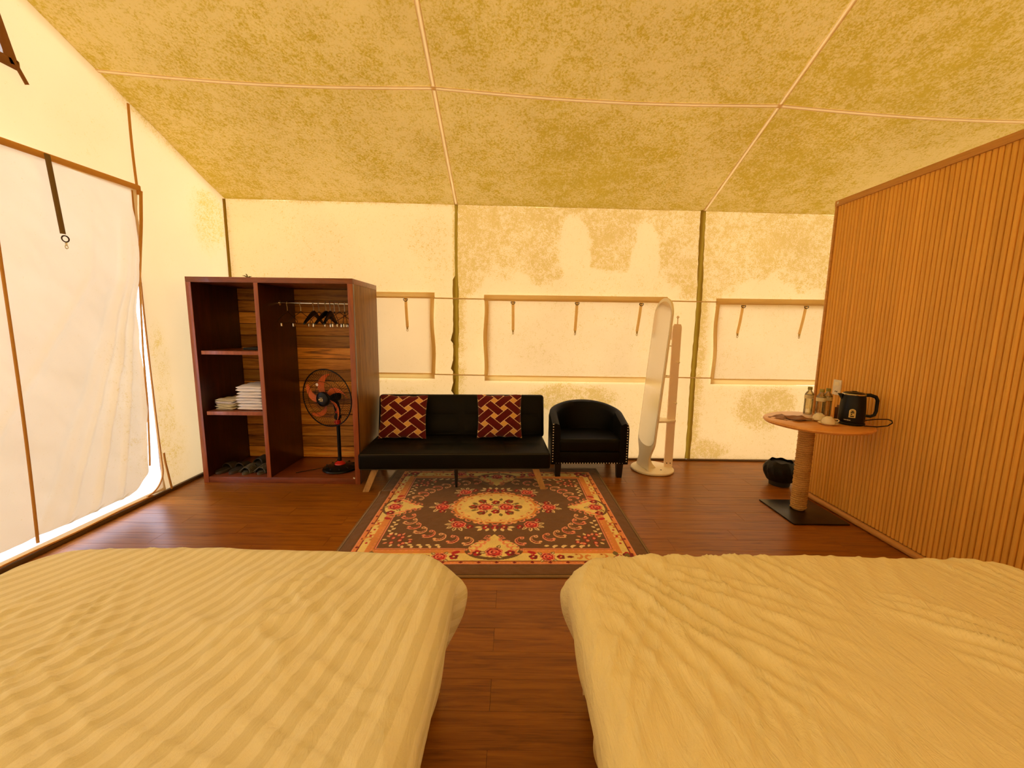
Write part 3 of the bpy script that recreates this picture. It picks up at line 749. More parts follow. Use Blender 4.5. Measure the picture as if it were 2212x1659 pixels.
for i, (lab, mt) in enumerate((('thin folded linen at the bottom of the low pile', 'linen'), ('thin folded linen second from bottom of the low pile', 'linen'),
                               ('thin folded cream linen in the middle of the low pile', 'linen'), ('thin folded linen second from top of the low pile', 'linenw'), ('cream folded linen on top of the low pile', 'linen'))):
    o = folded('folded_linen', .17, .30, .0165, 2, mt, None, i*5+2); o.location = (-2.592+(.004, -.003, .006, .0, .003)[i], 3.81, zt+.001)
    o.rotation_euler[2] = -.12+(.02, -.03, .01, -.02, .03)[i]; tag(o, lab, 'linen', 'folded linens beside the towels'); zt += .0185
# black tray with a cable loop on the upper shelf
t = thing('flat_appliance', 'black flat appliance with a cable loop on the upper wardrobe shelf', 'appliance', (-2.33, 3.83, 1.20))
G().box((0, 0, .012), (.24, .16, .022), None, .006).out('tray', 'blackmat', t)
G().tube([(.02+.05*math.cos(a_), .0, .024+.045*math.sin(a_)) for a_ in np.linspace(0, PI, 16)], .004, 6).out('cable_loop', 'black', t)
# slippers
def slipper(name, label, loc, rz, upm, group, textured, L=.25):
    t = thing(name, label, 'slipper', loc, rz, group)
    out_ = []
    for k in range(28):
        a_ = 2*PI*k/28; y = math.sin(a_)*L/2; x = math.cos(a_)*(.046+.006*math.sin(a_)); out_.append((x, y))
    g = G(); g.prism([(x*1.0, y) for x, y in out_], 0, .018); g.out('sole', 'sole' if textured else upm, t)
    g = G(); g.prism([(x*.93, y*.96) for x, y in out_], .018, .023); g.out('footbed', upm, t)
    # strap: arched band over the toe half (front is -y)
    P_ = []; n = 18
    for j in range(9):
        y = -.10+.10*j/8; r_ = []
        for i in range(n+1):
            a_ = PI*i/n; hh = .050+.012*(j/8)
            rib = .0022*math.sin(j*PI*1.0+i*1.3) if textured else 0
            r_.append(((.052+rib)*math.cos(a_), y+.012*math.sin(a_), .010+(hh+rib)*math.sin(a_)))
        P_.append(r_)
    o = G().grid(P_).out('strap', upm, t); md = o.modifiers.new('s', 'SOLIDIFY'); md.thickness = .006
    if textured:
        g = G()
        for j in range(6):
            y = -.096+.017*j; g.tube([(.055*math.cos(a_), y+.012*math.sin(a_)+.014*math.sin(a_*6), .010+(.053+.0022*j)*math.sin(a_)) for a_ in np.linspace(.1, PI-.1, 22)], .0025, 5)
        g.out('braid', 'sole', t)
    return t
GZ = .057
slipper('slipper', 'dark brown slide slipper, leftmost in the wardrobe', (-2.70, 3.765, GZ), PI-.14, 'slipb', 'brown slide slippers', False)
slipper('slipper', 'dark brown slide slipper, second from the left', (-2.585, 3.775, GZ), PI-.12, 'slipb', 'brown slide slippers', False)
slipper('slipper', 'grey-green ribbed slipper in the front row, left of its pair', (-2.452, 3.755, GZ), -.10, 'slip', 'grey-green ribbed slippers in front', True)
slipper('slipper', 'grey-green ribbed slipper beside the divider, right of its pair', (-2.325, 3.765, GZ), -.04, 'slip', 'grey-green ribbed slippers in front', True)
slipper('slipper', 'plain slipper lying behind the ribbed pair, left one', (-2.50, 4.02, GZ), -.1, 'slip', 'slippers in the back row', False, .22)
slipper('slipper', 'plain dark slipper in the back corner beside the divider', (-2.37, 4.02, GZ), .05, 'slipb', 'slippers in the back row', False, .22)
# dry twig on the wardrobe
t = thing('dry_sprig', 'small dry leaf sprig lying on top of the wardrobe', 'leaf', (-2.30, 3.66, WZ+.002))
for i, (dx, dz) in enumerate(((-.05, .02), (-.02, .035), (.03, .012))):
    G().tube([(0, 0, .003), (dx*.5, 0, dz*.8), (dx, .005, dz)], [.004, .005, .001], 5).out('leaf', 'leaf', t)

# ================================================================ FAN
FN = thing('standing_fan', 'black standing fan with orange blades inside the wardrobe', 'fan', (-1.655, 3.84, .055))
G().lathe([(0, 0), (.150, 0), (.160, .008), (.155, .020), (.11, .040), (.05, .052), (0, .054)], 40).out('base', 'black', FN)
g = G()
for k in range(10): g.box((.105*math.cos(k*PI/5), .105*math.sin(k*PI/5), .036), (.06, .010, .012), RZ(k*PI/5), .003)
g.out('base_rib', 'blackmat', FN)['kind'] = 'stuff'
G().lathe([(0, .050), (.052, .050), (.048, .062), (.022, .080), (.018, .082), (0, .082)], 24).out('base_collar', 'red', FN)
G().tube([(0, 0, .08), (0, 0, .45)], .0165, 16).out('pole', 'black', FN)
G().lathe([(0, .445), (.024, .445), (.026, .455), (.024, .485), (.018, .490), (0, .490)], 20).box((-.022, -.014, .467), (.016, .016, .02), None, .005).out('height_collar', 'red', FN)
g = G(); g.tube([(0, 0, .485), (0, 0, .53), (-.004, .012, .58), (-.022, .022, .64), (-.04, .02, .69)], [.020, .024, .027, .028, .024], 14)
g.box((0, 0, .515), (.055, .05, .035), None, .008); g.out('neck', 'black', FN)
G().lathe([(0, 0), (.014, 0), (.012, .010), (0, .012)], 16, (-.002, -.018, .565), RX_(PI/2)).out('tilt_knob', 'red', FN)
# head: faces the camera, a little to its right... axis roughly -y, turned to -x
ax = RZ(-.30) @ RX_(PI/2+.05)          # local +z -> forward
HC = Vector((-.066, -.05, .705))
def hd(g): return g
G().lathe([(0, -.155), (.03, -.15), (.055, -.12), (.058, -.06), (.045, -.02), (0, -.01)], 24, HC, ax).out('motor_housing', 'black', FN)
def tr(p): return HC+ax @ Vector(p)
R_ = .272
def cage(front):
    g = G(); s = 1 if front else -1; zc = .055 if front else -.035
    for k in range(72):
        a_ = 2*PI*k/72; pts = []
        for r_, z_ in ((.065, zc), (.14, zc*.98), (.21, zc*.75), (.252, zc*.35), (R_, 0)):
            aa = a_+.35*(r_-.065)/.21*(1 if front else 0); pts.append(tr((r_*math.cos(aa), r_*math.sin(aa), z_+.01)))
        g.tube(pts, .0011, 4, cap=False)
    for r_, z_ in ((.065, zc), (.165, zc*.93)): g.tube([tr((r_*math.cos(t_), r_*math.sin(t_), z_+.01)) for t_ in np.linspace(0, 2*PI, 40)[:-1]], .0016, 5, closed=True)
    return g.out('grille', 'black', FN)
cage(True); cage(False)
G().tube([tr((R_*math.cos(t_), R_*math.sin(t_), .01)) for t_ in np.linspace(0, 2*PI, 64)[:-1]], .0055, 8, closed=True).out('cage_rim', 'black', FN)
hb = G().lathe([(0, .082), (.050, .080), (.066, .072), (.070, .055), (.068, .045), (0, .045)], 28, HC, ax).out('hub_badge', 'black', FN)
g = G()
for j, (w_, h_, y_) in enumerate(((.030, .005, .016), (.012, .012, 0), (.010, .012, 0), (.012, .012, 0), (.034, .004, -.014))):
    xo = (0, -.022, -.006, .012, 0)[j]; b = bmesh.new(); bmesh.ops.create_cube(b, size=1); bmesh.ops.scale(b, verts=b.verts, vec=(w_, h_, .002)); bmesh.ops.translate(b, verts=b.verts, vec=(xo, y_, .083))
    bmesh.ops.transform(b, matrix=Matrix.Translation(HC) @ ax.to_4x4(), verts=b.verts); g.merge(b)
g.out('hub_print', 'goldmark', hb)
for k in range(5):
    a0 = PI*.5+.28+k*2*PI/5; P_ = []
    for i in range(13):
        r_ = .04+.198*i/12; t_ = i/12; sweep = -.25+.75*t_*t_
        half = (.30+.20*math.sin(t_*PI))*(1-.55*t_**3)*(.9 if i < 12 else .55)
        row = []
        for j in range(9):
            q = j/8*2-1; aa = a0-sweep+q*half*.66*(.10/(r_+.03))**.45
            row.append(tr((r_*math.cos(aa), r_*math.sin(aa), .018+.016*q*(1-.3*t_))))
        P_.append(row)
    o = G().grid(P_).out('blade', 'orange', FN); md = o.modifiers.new('s', 'SOLIDIFY'); md.thickness = .0025
g = G().lathe([(0, 0), (.014, 0), (.014, .0015), (0, .0015)], 14, tr((-.044, .137, .068)), ax); g.out('grille_tag', 'whitepl', FN)
G().tube([(-.015, .02, .12), (-.04, .03, .07), (-.10, .02, .02), (-.20, -.02, .006), (-.31, -.10, .006), (-.36, -.14, .006)], .003, 6).out('power_cord', 'black', FN)

# ================================================================ SOFA
SA = .052
SF = thing('sofa', 'black tufted leather futon sofa between wardrobe and armchair', 'sofa', (-.485, 3.47, 0), SA)
SW = .835
def cushion_block(name, x0, x1, y0, y1, z0, z1, nx, ny, par, top='z', bev=.025, tuft=.012, pill=.012):
    """upholstered slab with quilted squares on its show face"""
    g = G(); n, m = nx*8, ny*8; P_ = []
    b = bmesh.new(); bmesh.ops.create_cube(b, size=1)
    bmesh.ops.scale(b, verts=b.verts, vec=(x1-x0, y1-y0, z1-z0)); bmesh.ops.translate(b, verts=b.verts, vec=((x0+x1)/2, (y0+y1)/2, (z0+z1)/2))
    bmesh.ops.bevel(b, geom=b.edges[:], offset=bev, segments=4, profile=.5, affect='EDGES'); g.merge(b)
    for i in range(n+1):
        r_ = []
        for j in range(m+1):
            u = i/n; v = j/m; q = abs(math.sin(u*nx*PI))**.35*abs(math.sin(v*ny*PI))**.35
            hgt = pill*q-.004
            if top == 'z': r_.append((x0+bev+(x1-x0-2*bev)*u, y0+bev+(y1-y0-2*bev)*v, z1+hgt))
            else: r_.append((x0+bev+(x1-x0-2*bev)*u, y0-hgt, z0+bev+(z1-z0-2*bev)*v))
        P_.append(r_)
    g.grid(P_)
    return g.out(name, 'leather', par, angle=50)
seat = cushion_block('seat', -SW, SW, -.02, .60, .195, .345, 4, 2, SF)
bk = empty('backrest_holder')
COL.objects.unlink(bk); bpy.data.objects.remove(bk)
back = cushion_block('backrest', -SW+.005, SW+.02, -.06, .06, 0, .44, 4, 2, SF, 'y', .035)
back.location = (0, .66, .305); back.rotation_euler = (-.22, 0, 0)
G().tube([(-SW+.02, -.015, .205), (SW-.02, -.015, .205)], .005, 6).tube([(-SW+.02, -.012, .335), (SW-.02, -.012, .335)], .005, 6).out('piping', 'piping', seat)
for sx in (-1, 1):
    for y in (.05, .53):
        g = G(); z1_ = .205; dx = -sx*-.075
        g.prism([(sx*(SW-.135)-.03, z1_), (sx*(SW-.135)+.03, z1_), (sx*(SW-.055)+.026, 0), (sx*(SW-.055)-.026, 0)], -.010, .010, lambda u, v, d: (u, y+d-.05*(1-v/z1_)*(1 if y < .2 else -1), v))
        g.out('leg', 'beechleg', SF)
for y in (.06, .52): G().lathe([(0, 0), (.010, 0), (.019, .20), (0, .20)], 14, (.0, y, 0)).out('leg', 'blackleg', SF)

# cushions with the woven-band print
def pillow(label, loc, rot, size, seed):
    n = 150; u, v = np.meshgrid(np.linspace(-1, 1, n), np.linspace(-1, 1, n), indexing='ij')
    w_, h_ = size
    prof = (np.clip(1-np.abs(u)**2.6, 0, 1)*np.clip(1-np.abs(v)**2.6, 0, 1))**.55
    pin = 1-.055*(np.cos(v*PI/2)**1.0)*np.abs(u)**3; pin2 = 1-.055*(np.cos(u*PI/2))*np.abs(v)**3
    X = u*w_/2*pin; Z = v*h_/2*pin2+.004*np.sin(u*9+seed)*np.abs(v)**4
    wr_ = (fbm(u*2+seed, v*2, seed)-.5)*.014*prof
    Yf = -.062*prof+wr_; Yb = .055*prof
    Vf = np.stack([X, Yf, Z], -1).reshape(-1, 3); Vb = np.stack([X, Yb, Z], -1).reshape(-1, 3)
    F1 = gridfaces(n, n); F2 = gridfaces(n, n)[:, ::-1]+n*n
    o = from_np('cushion', np.vstack([Vf, Vb]), np.vstack([F1, F2]), 'cushion')
    bm = bmesh.new(); bm.from_mesh(o.data); bmesh.ops.remove_doubles(bm, verts=bm.verts, dist=1e-5)
    # colours
    lay = bm.verts.layers.float_color.new('pattern')
    co = np.array([v_.co[:] for v_ in bm.verts]); xx = co[:, 0]/w_+.5+.02*seed; yy_ = co[:, 2]/h_+.5+.013*seed
    p = (xx/.2125+yy_/.175)/2; q = (xx/.2125-yy_/.175)/2
    hp_ = np.abs(p-np.round(p)); hq = np.abs(q-np.round(q)); par = (np.round(p)+np.round(q)) % 2 == 0
    bw = .315; ln = .034
    inP = hp_ < bw; inQ = hq < bw
    c = np.tile(np.array([.78, .44, .13]), (len(co), 1)); mar = np.array([.12, .005, .008]); lin = np.array([.90, .68, .45])
    c[inP & ~inQ] = mar; c[inQ & ~inP] = mar; c[inP & inQ] = mar
    c[inP & ~inQ & (hp_ > bw-ln)] = lin; c[inQ & ~inP & (hq > bw-ln)] = lin
    both = inP & inQ
    c[both & par & (hp_ > bw-ln)] = lin; c[both & ~par & (hq > bw-ln)] = lin
    c[~par & inP & ~inQ & (hq < bw+ln*.3)] = lin; c[par & inQ & ~inP & (hp_ < bw+ln*.3)] = lin
    for v_, k in zip(bm.verts, c): v_[lay] = (*k, 1)
    bm.to_mesh(o.data); bm.free(); o.data.shade_smooth()
    o.location = loc; o.rotation_euler = rot
    tag(o, label, 'cushion', 'woven-pattern cushions on the sofa'); return o
pillow('maroon and tan lattice cushion at the left end of the sofa', (-1.06, 3.945, .555), (-.27, .02, .06), (.462, .43), 1)
pillow('maroon and tan lattice cushion nearer the armchair', (-.12, 3.985, .565), (-.27, -.01, .04), (.442, .43), 2)

# ================================================================ ARMCHAIR
AC = thing('armchair', 'black leather tub armchair with chrome nailheads right of the sofa', 'armchair', (.745, 4.05, 0), .03)
hw = .375
def tub_u():
    """plan of the U-shaped back: list of (x,y) from right front round the back to left front (front is -y)"""
    pts = [(hw-.045, -.24)]
    for t_ in np.linspace(0, PI, 25): pts.append(((hw-.045)*math.cos(t_), .0+.26*math.sin(t_)))
    pts.append((-(hw-.045), -.24)); return pts
pl_ = tub_u(); g = G(); P_ = []
cum = [0]
for a_, b_ in zip(pl_, pl_[1:]): cum.append(cum[-1]+math.dist(a_, b_))
Lt = cum[-1]
for (x, y), c in zip(pl_, cum):
    t_ = c/Lt; top = .54+.145*math.sin(t_*PI)**1.1
    d = Vector((x, y*.9)); nr = Vector((x, max(y, 0)*1.2, 0)).normalized()
    ring = []
    th_ = .042
    prof = [(-th_, .14), (-th_-.004, top-.06), (-th_*.8, top-.015), (0, top), (th_*.8, top-.015), (th_, top-.06), (th_, .14)]
    for q, z in prof: ring.append((x+nr.x*q, y+nr.y*q, z))
    P_.append(ring+[ring[0]])
g.grid(P_)
for r_ in (P_[0], P_[-1]): g.bm.faces.new([g.bm.verts.new(p) for p in r_[:-1]])
bmesh.ops.remove_doubles(g.bm, verts=g.bm.verts, dist=1e-5)
ush = g.out('backrest', 'leather', AC, angle=50)
G().bx(-hw+.045, hw-.045, -.235, .22, .14, .26, .015).out('seat_frame', 'leather', AC)
G().box((0, -.02, .325), (.60, .46, .13), None, .035, 4).out('seat_cushion', 'leather', AC)
g = G()
for sx in (-1, 1):
    for k in range(15): g.lathe([(0, -.004), (.006, 0), (0, .004)], 8, (sx*(hw-.020), -.244, .17+k*.026), RX_(PI/2))
for k in range(26): g.lathe([(0, -.004), (.0055, 0), (0, .004)], 8, (-.32+k*.0256, -.238, .152), RX_(PI/2))
o = g.out('nailheads', 'stud', AC); o['kind'] = 'stuff'
G().tube([(.27, .21, .27)]*1+[(.3, .0, .27)], .003, 5).out('seam_piping', 'piping', AC)
for sx in (-1, 1):
    for y, hh in ((-.20, .16), (.20, .16)):
        g = G(); b = bmesh.new(); bmesh.ops.create_cube(b, size=1)
        for v_ in b.verts:
            s_ = 1 if v_.co.z > 0 else .72; v_.co.x *= .064*s_; v_.co.y *= .064*s_; v_.co.z = (v_.co.z+.5)*hh
        g.merge(b); o = g.out('leg', 'blackleg', AC); o.location = (sx*.30, y, 0)

# ================================================================ MIRROR + COAT STAND
MS = thing('mirror_stand', 'cream swivel standing mirror with coat rack behind, right of the armchair', 'mirror', (1.455, 4.09, 0))
G().lathe([(0, 0), (.20, 0), (.212, .006), (.212, .020), (.204, .026), (0, .026)], 48).out('base', 'cream', MS)
ang = math.atan2(-.174, -.985); nv_ = Vector((math.cos(ang), math.sin(ang), 0)); tv = Vector((-nv_.y, nv_.x, 0))  # tv: along width
if tv.x < 0: tv = -tv
def mir_out(s, w_=.165, z0=.06, z1=1.735):
    pts = []
    zc1 = z1-w_*1.05; 
    for t_ in np.linspace(0, PI, 20): pts.append((w_*math.cos(t_)*s, zc1+w_*1.05*math.sin(t_)*s))
    for t_ in np.linspace(0, 1, 10):                                # flows in to a waist and out to the foot
        z = .33-.20*t_; x = -w_*(1-.38*math.sin(t_*PI/2)**2); pts.append((x*s, z))
    pts.append((-w_*.80*s, .03)); pts.append((w_*.80*s, .03))
    for t_ in np.linspace(1, 0, 10):
        z = .33-.20*t_; x = w_*(1-.38*math.sin(t_*PI/2)**2); pts.append((x*s, z))
    return pts
lean = .08
def mf(u, v, d):
    p = tv*u+nv_*(d+.105)-nv_*(lean*(v))*1.0
    return (p.x, p.y, v)
g = G(); g.prism(mir_out(1.0), -.012, .008, mf); g.out('frame', 'cream', MS)
def glass_out():
    w_ = .153; pts = []
    for t_ in np.linspace(0, PI, 20): pts.append((w_*math.cos(t_), 1.55+w_*math.sin(t_)))
    for t_ in np.linspace(0, PI, 20): pts.append((-w_*math.cos(t_), .34-w_*.5*math.sin(t_)))
    return pts
g = G(); g.prism(glass_out(), .0078, .0105, mf); g.out('mirror_glass', 'mirror', MS)
pp = Vector((.170, .02, 0))
def pf(u, v, d): return (pp.x+u, pp.y+d, v)
pdir = Vector((1, 0, 0))
def post_pts(): return [(-.042, .026), (.042, .026), (.042, 1.46), (.03, 1.485), (-.03, 1.485), (-.042, 1.46)]
g = G(); g.prism(post_pts(), -.009, .009, pf); post = g.out('post', 'beige', MS)
g = G(); g.prism([(.005, 1.36), (.010, 1.475), (.118, 1.445), (.118, 1.33)], -.009, .009, lambda u, v, d: (u, pp.y+d, v)); g.out('arm', 'beige', MS)
G().tube([(pp.x, pp.y, 1.48), (pp.x, pp.y, 1.545)], .006, 8).lathe([(0, -.014), (.010, -.009), (.014, 0), (.010, .009), (0, .014)], 14, (pp.x, pp.y, 1.553)).out('finial', 'beige', MS)
for z, d_ in ((1.27, (-1, 0, 0)), (1.11, (.4, -1, 0)), (.97, (-1, 0, 0)), (.70, (.4, -1, 0))):
    d_ = Vector(d_).normalized(); st_ = Vector((pp.x, pp.y, z))+(Vector((-.042, 0, 0)) if d_.x < 0 else Vector((.01, -.009, 0)))
    G().tube([st_, st_+d_*.03], .006, 8).lathe([(0, -.011), (.009, -.008), (.012, 0), (.009, .008), (0, .011)], 12, st_+d_*.035).out('peg', 'cream', MS)
g = G(); g.prism([(-.035, .09), (.12, .09), (.20, .03), (.20, -.03), (.10, -.085), (-.045, -.10)], .512, .528, lambda u, v, d: (u, v, d)); g.out('shelf', 'cream', MS)
g = G(); g.prism([(-.05, .026), (.03, .026), (-.01, .07), (-.045, .15), (-.06, .15)], -.008, .008, lambda u, v, d: (u, -.02+d, v)); g.out('foot_bracket', 'cream', MS)
for du in (-.018, .018):
    G().lathe([(0, -.002), (.006, -.002), (.006, .002), (0, .002)], 10, (pp.x+du, pp.y-.0095, .065), RX_(PI/2)).out('bolt', 'ring', post)
G().lathe([(0, 0), (.009, 0), (.009, .002), (0, .002)], 12, (.06, -.09, .0262)).out('bolt_hole', 'ring', MS)

# ================================================================ RUG
def make_rug():
    hx, hy = 1.01, .925; st = .0042
    nx, ny = int(2*hx/st)+1, int(2*hy/st)+1
    x, y = np.meshgrid(np.linspace(-hx, hx, nx), np.linspace(-hy, hy, ny), indexing='ij')
    C_ = np.zeros((nx, ny, 3))
    brown = np.array([.105, .052, .026]); cream = np.array([.72, .47, .20]); tan = np.array([.48, .20, .06]); red = np.array([.33, .008, .02]); dred = np.array([.13, .004, .012])
    pink = np.array([.60, .22, .15]); pale = np.array([.60, .46, .28]); green = np.array([.13, .10, .035]); rosy = np.array([.50, .035, .05]); ora = np.array([.50, .20, .06])
    C_[:] = brown
    def win(cx, cy, r):
        i0 = max(0, int((cx-r+hx)/st)-1); i1 = min(nx, int((cx+r+hx)/st)+2); j0 = max(0, int((cy-r+hy)/st)-1); j1 = min(ny, int((cy+r+hy)/st)+2)
        return slice(i0, i1), slice(j0, j1)
    def ell(cx, cy, rx, ry, col, rot=0):
        w_ = win(cx, cy, max(rx, ry)); X = x[w_]-cx; Y = y[w_]-cy; c, s = math.cos(rot), math.sin(rot)
        a = (X*c+Y*s)/rx; b = (-X*s+Y*c)/ry; C_[w_][a*a+b*b < 1] = col
    def leafp(cx, cy, L, wd, rot, col):
        w_ = win(cx, cy, L); X = x[w_]-cx; Y = y[w_]-cy; c, s = math.cos(rot), math.sin(rot)
        a = (X*c+Y*s)/L; b = (-X*s+Y*c); m = (a > 0) & (a < 1) & (np.abs(b) < wd*np.sin(np.clip(a, 0, 1)*PI)); C_[w_][m] = col
    def arc(cx, cy, r, a0, a1, wd, col, taper=True):
        w_ = win(cx, cy, r+wd); X = x[w_]-cx; Y = y[w_]-cy; rr_ = np.hypot(X, Y); an = np.arctan2(Y, X)
        lo, hi_ = (a0, a1) if a1 > a0 else (a1, a0); an = (an-lo) % (2*PI)+lo; t_ = (an-lo)/(hi_-lo)
        if a1 < a0: t_ = 1-t_
        wv = wd*(np.clip(1.15-t_, .25, 1) if taper else 1)
        C_[w_][(an <= hi_) & (np.abs(rr_-r) < wv)] = col
    def scroll(cx, cy, sz, rot, mir=1, c1=pink, c2=dred):
        def A(a): return rot+mir*a
        arc(cx, cy, sz, A(-PI*.95), A(PI*.15), sz*.34, c1); arc(cx, cy, sz*.94, A(-PI*.9), A(0), sz*.13, c2)
        ex, ey = cx+sz*.72*math.cos(A(.15)), cy+sz*.72*math.sin(A(.15))
        ell(ex, ey, sz*.34, sz*.34, c1); ell(cx-sz*.8*math.cos(A(0)), cy-sz*.8*math.sin(A(0)), sz*.26, sz*.26, c1)
        ell(ex, ey, sz*.13, sz*.13, brown)
    def rose(cx, cy, r, leaves=5, la=pale, ll=1.0, a0=0, span=2*PI):
        for k in range(leaves):
            a = a0+span*(k+.5)/leaves; leafp(cx+r*.75*math.cos(a), cy+r*.75*math.sin(a), r*1.0*ll, r*.26, a+.2, la); leafp(cx+r*.9*math.cos(a), cy+r*.9*math.sin(a), r*.7*ll, r*.09, a+.2, brown if la is pale else pale)
        for k in range(7): a = k*2*PI/7+.3; ell(cx+r*.62*math.cos(a), cy+r*.62*math.sin(a), r*.42, r*.42, dred if k % 2 else red)
        for k in range(7): a = k*2*PI/7+.3; arc(cx+r*.55*math.cos(a), cy+r*.55*math.sin(a), r*.36, a-1.2, a+1.2, r*.07, pink, False)
        ell(cx, cy, r*.62, r*.55, rosy)
        for rr_, s_ in ((.45, 0), (.28, 2), (.13, 4)): arc(cx, cy, r*rr_, s_, s_+4.2, r*.07, pink if s_ != 2 else dred, False)
    def bud(cx, cy, r):
        for k in range(5): a = k*2*PI/5+.5; ell(cx+r*.5*math.cos(a), cy+r*.5*math.sin(a), r*.45, r*.45, red if k % 2 else dred)
        ell(cx, cy, r*.22, r*.22, cream)
    # --- border bands
    ax_, ay = np.abs(x), np.abs(y)
    ox, oy = hx-.10, hy-.125; ix, iy = hx-.245, hy-.305
    inb = (ax_ < ox) & (ay < oy) & ~((ax_ < ix) & (ay < iy))
    C_[inb] = cream
    # break of the band at the four cartouches
    outer = (ax_ < ox) & (ay < oy)
    dO = np.minimum(ox-ax_, oy-ay); dI = np.maximum(ax_-ix, ay-iy)
    C_[outer & (dO < .034)] = ora; C_[outer & (dO < .008)] = pink; C_[outer & (dO > .028) & (dO < .036)] = dred
    C_[outer & (dO > .013) & (dO < .022) & (((x+y)*40 % 1) < .4)] = pink
    C_[inb & (dI < .060)] = tan; C_[inb & (dI < .008)] = pink; C_[inb & (dI > .052) & (dI < .060)] = ora; C_[inb & (dI > .008) & (dI < .013)] = dred
    C_[inb & (dI > .020) & (dI < .028) & (((x-y)*26 % 1) < .3)] = pink; C_[inb & (dI > .038) & (dI < .044)] = ora
    for k in np.arange(-.86, .87, .11):
        for s_ in (-1, 1): ell(k, s_*(oy-.018), .012, .009, dred)
    for k in np.arange(-.72, .73, .11):
        for s_ in (-1, 1): ell(s_*(ox-.018), k, .009, .012, dred)
    # cartouches
    for s_ in (-1, 1):
        for (cx, cy, a0) in ((0, s_*(iy+.02), PI/2*(1 if s_ < 0 else -1)), (s_*(ix+.01), 0, PI if s_ > 0 else 0)):
            ell(cx, cy, .19 if cx == 0 else .12, .115 if cx == 0 else .16, brown)
            ell(cx, cy-(s_*.02 if cx == 0 else 0), .165 if cx == 0 else .10, .105 if cx == 0 else .14, cream)
            tx, ty = math.cos(a0), math.sin(a0)
            leafp(cx, cy, .20, .055, a0, cream)
            for q in (-1, 1):
                for kk in range(5):
                    d = .17-.028*kk; h_ = -.02+.038*kk
                    px, py = cx+tx*h_-ty*q*d, cy+ty*h_+tx*q*d
                    scroll(px, py, .032-.002*kk, a0+q*.4, q, pink, ora)
                scroll(cx+tx*.16-ty*q*.035, cy+ty*.16+tx*q*.035, .026, a0+q*.2, -q, pink, dred)
                bud(cx-tx*.035-ty*q*.105, cy-ty*.035+tx*q*.105, .036)
                ell(cx-ty*q*.27*(.9 if cx == 0 else .75)-tx*.03, cy+tx*q*.27*.75*(1 if cx else 0)-ty*.03, .03, .016, red, .5*q)
            rose(cx-tx*.025, cy-ty*.025, .058, 3, green, .9)
    # roses and scrolls along the bands
    for s_ in (-1, 1):
        yb_ = s_*(oy-.080)
        for q in (-1, 1):
            rose(q*.34, yb_, .047, 4, green, .9); bud(q*.25, yb_, .032); bud(q*.425, yb_, .028); leafp(q*.46, yb_, .05, .012, 0 if q > 0 else PI, dred)
            for kk, xx in enumerate((.53, .61, .69)): scroll(q*xx, yb_+.008*(-1)**kk, .028, PI/2*(-1)**kk, q, tan, ora)
            bud(q*.80, s_*(oy-.06), .05); bud(q*.86, s_*(oy-.10), .04); leafp(q*.78, s_*(oy-.09), .06, .018, PI/2*s_*-1, green); leafp(q*.84, s_*(oy-.07), .06, .018, 1.2*q, green)
        xb_ = s_*(ox-.062)
        for q in (-1, 1):
            for kk, yy_ in enumerate((.24, .33, .42, .51)): scroll(xb_+.006*(-1)**kk, q*yy_, .030, (0 if kk % 2 else PI), q, tan, ora); ell(xb_, q*(yy_+.045), .008, .012, red)
    # --- oval chain of scrolls
    a_, b_ = .67, .535; n = 40
    for k in range(n):
        t_ = 2*PI*(k+.5)/n; cx = a_*math.copysign(abs(math.cos(t_))**.85, math.cos(t_)); cy = b_*math.copysign(abs(math.sin(t_))**.85, math.sin(t_))
        if abs(cx) < .10 or abs(cy) < .13: continue
        mir = 1 if cx*cy > 0 else -1
        scroll(cx, cy, .047, math.atan2(cy/b_, cx/a_)+PI/2*0+PI, mir, pink if k % 2 else np.array([.66, .33, .20]), dred)
    # --- corner sprays
    for sx in (-1, 1):
        for sy in (-1, 1):
            for k, (dx, dy) in enumerate(((.08, .07), (.13, .10), (.08, .13), (.16, .06), (.05, .18), (.20, .08), (.11, .17), (.14, .14))):
                cx, cy = sx*(ix-dx), sy*(iy-dy); bud(cx, cy, .021)
                ell(cx, cy, .011, .011, pink)
            for k in range(9): leafp(sx*(ix-.16-.030*k), sy*(iy-.035-.004*(k % 2)), .036, .011, (2.4 if sx > 0 else .7)*-sy*-1+(.8 if k % 2 else -.6), pale)
            for k in range(7): leafp(sx*(ix-.035-.004*(k % 2)), sy*(iy-.18-.032*k), .036, .011, (-sy)*(PI/2)+(.7 if k % 2 else -.7), pale)
            for k in range(10):
                a = k*.63; leafp(sx*(ix-.11)+.07*math.cos(a), sy*(iy-.11)+.06*math.sin(a), .035, .009, a, pale if k % 2 else pink)
    # --- medallion
    t = np.arctan2(y/.86, x); rm = np.hypot(x/.335, y/.275)
    C_[rm < 1.0] = ora; C_[rm < .93] = cream
    for k in range(20):
        t_ = 2*PI*(k+.5)/20; cx, cy = .315*math.cos(t_), .258*math.sin(t_)
        scroll(cx, cy, .036, t_+PI, 1 if k % 2 else -1, np.array([.62, .27, .12]), cream)
    for k in range(20):
        t_ = 2*PI*k/20; arc(.335*math.cos(t_), .277*math.sin(t_), .022, t_-1.5, t_+1.5, .006, pink, False)
    for cx, cy, r_ in ((-.085, -.002, .066), (.085, 0, .066)): rose(cx, cy, r_, 6, green, .9)
    for cx, cy in ((0, .085), (0, -.085), (-.18, 0), (.18, 0), (-.11, .105), (.11, .105), (-.11, -.105), (.11, -.105)): bud(cx, cy, .038)
    for k in range(14): a = k*2*PI/14; leafp(.16*math.cos(a), .115*math.sin(a), .055, .014, a, green)
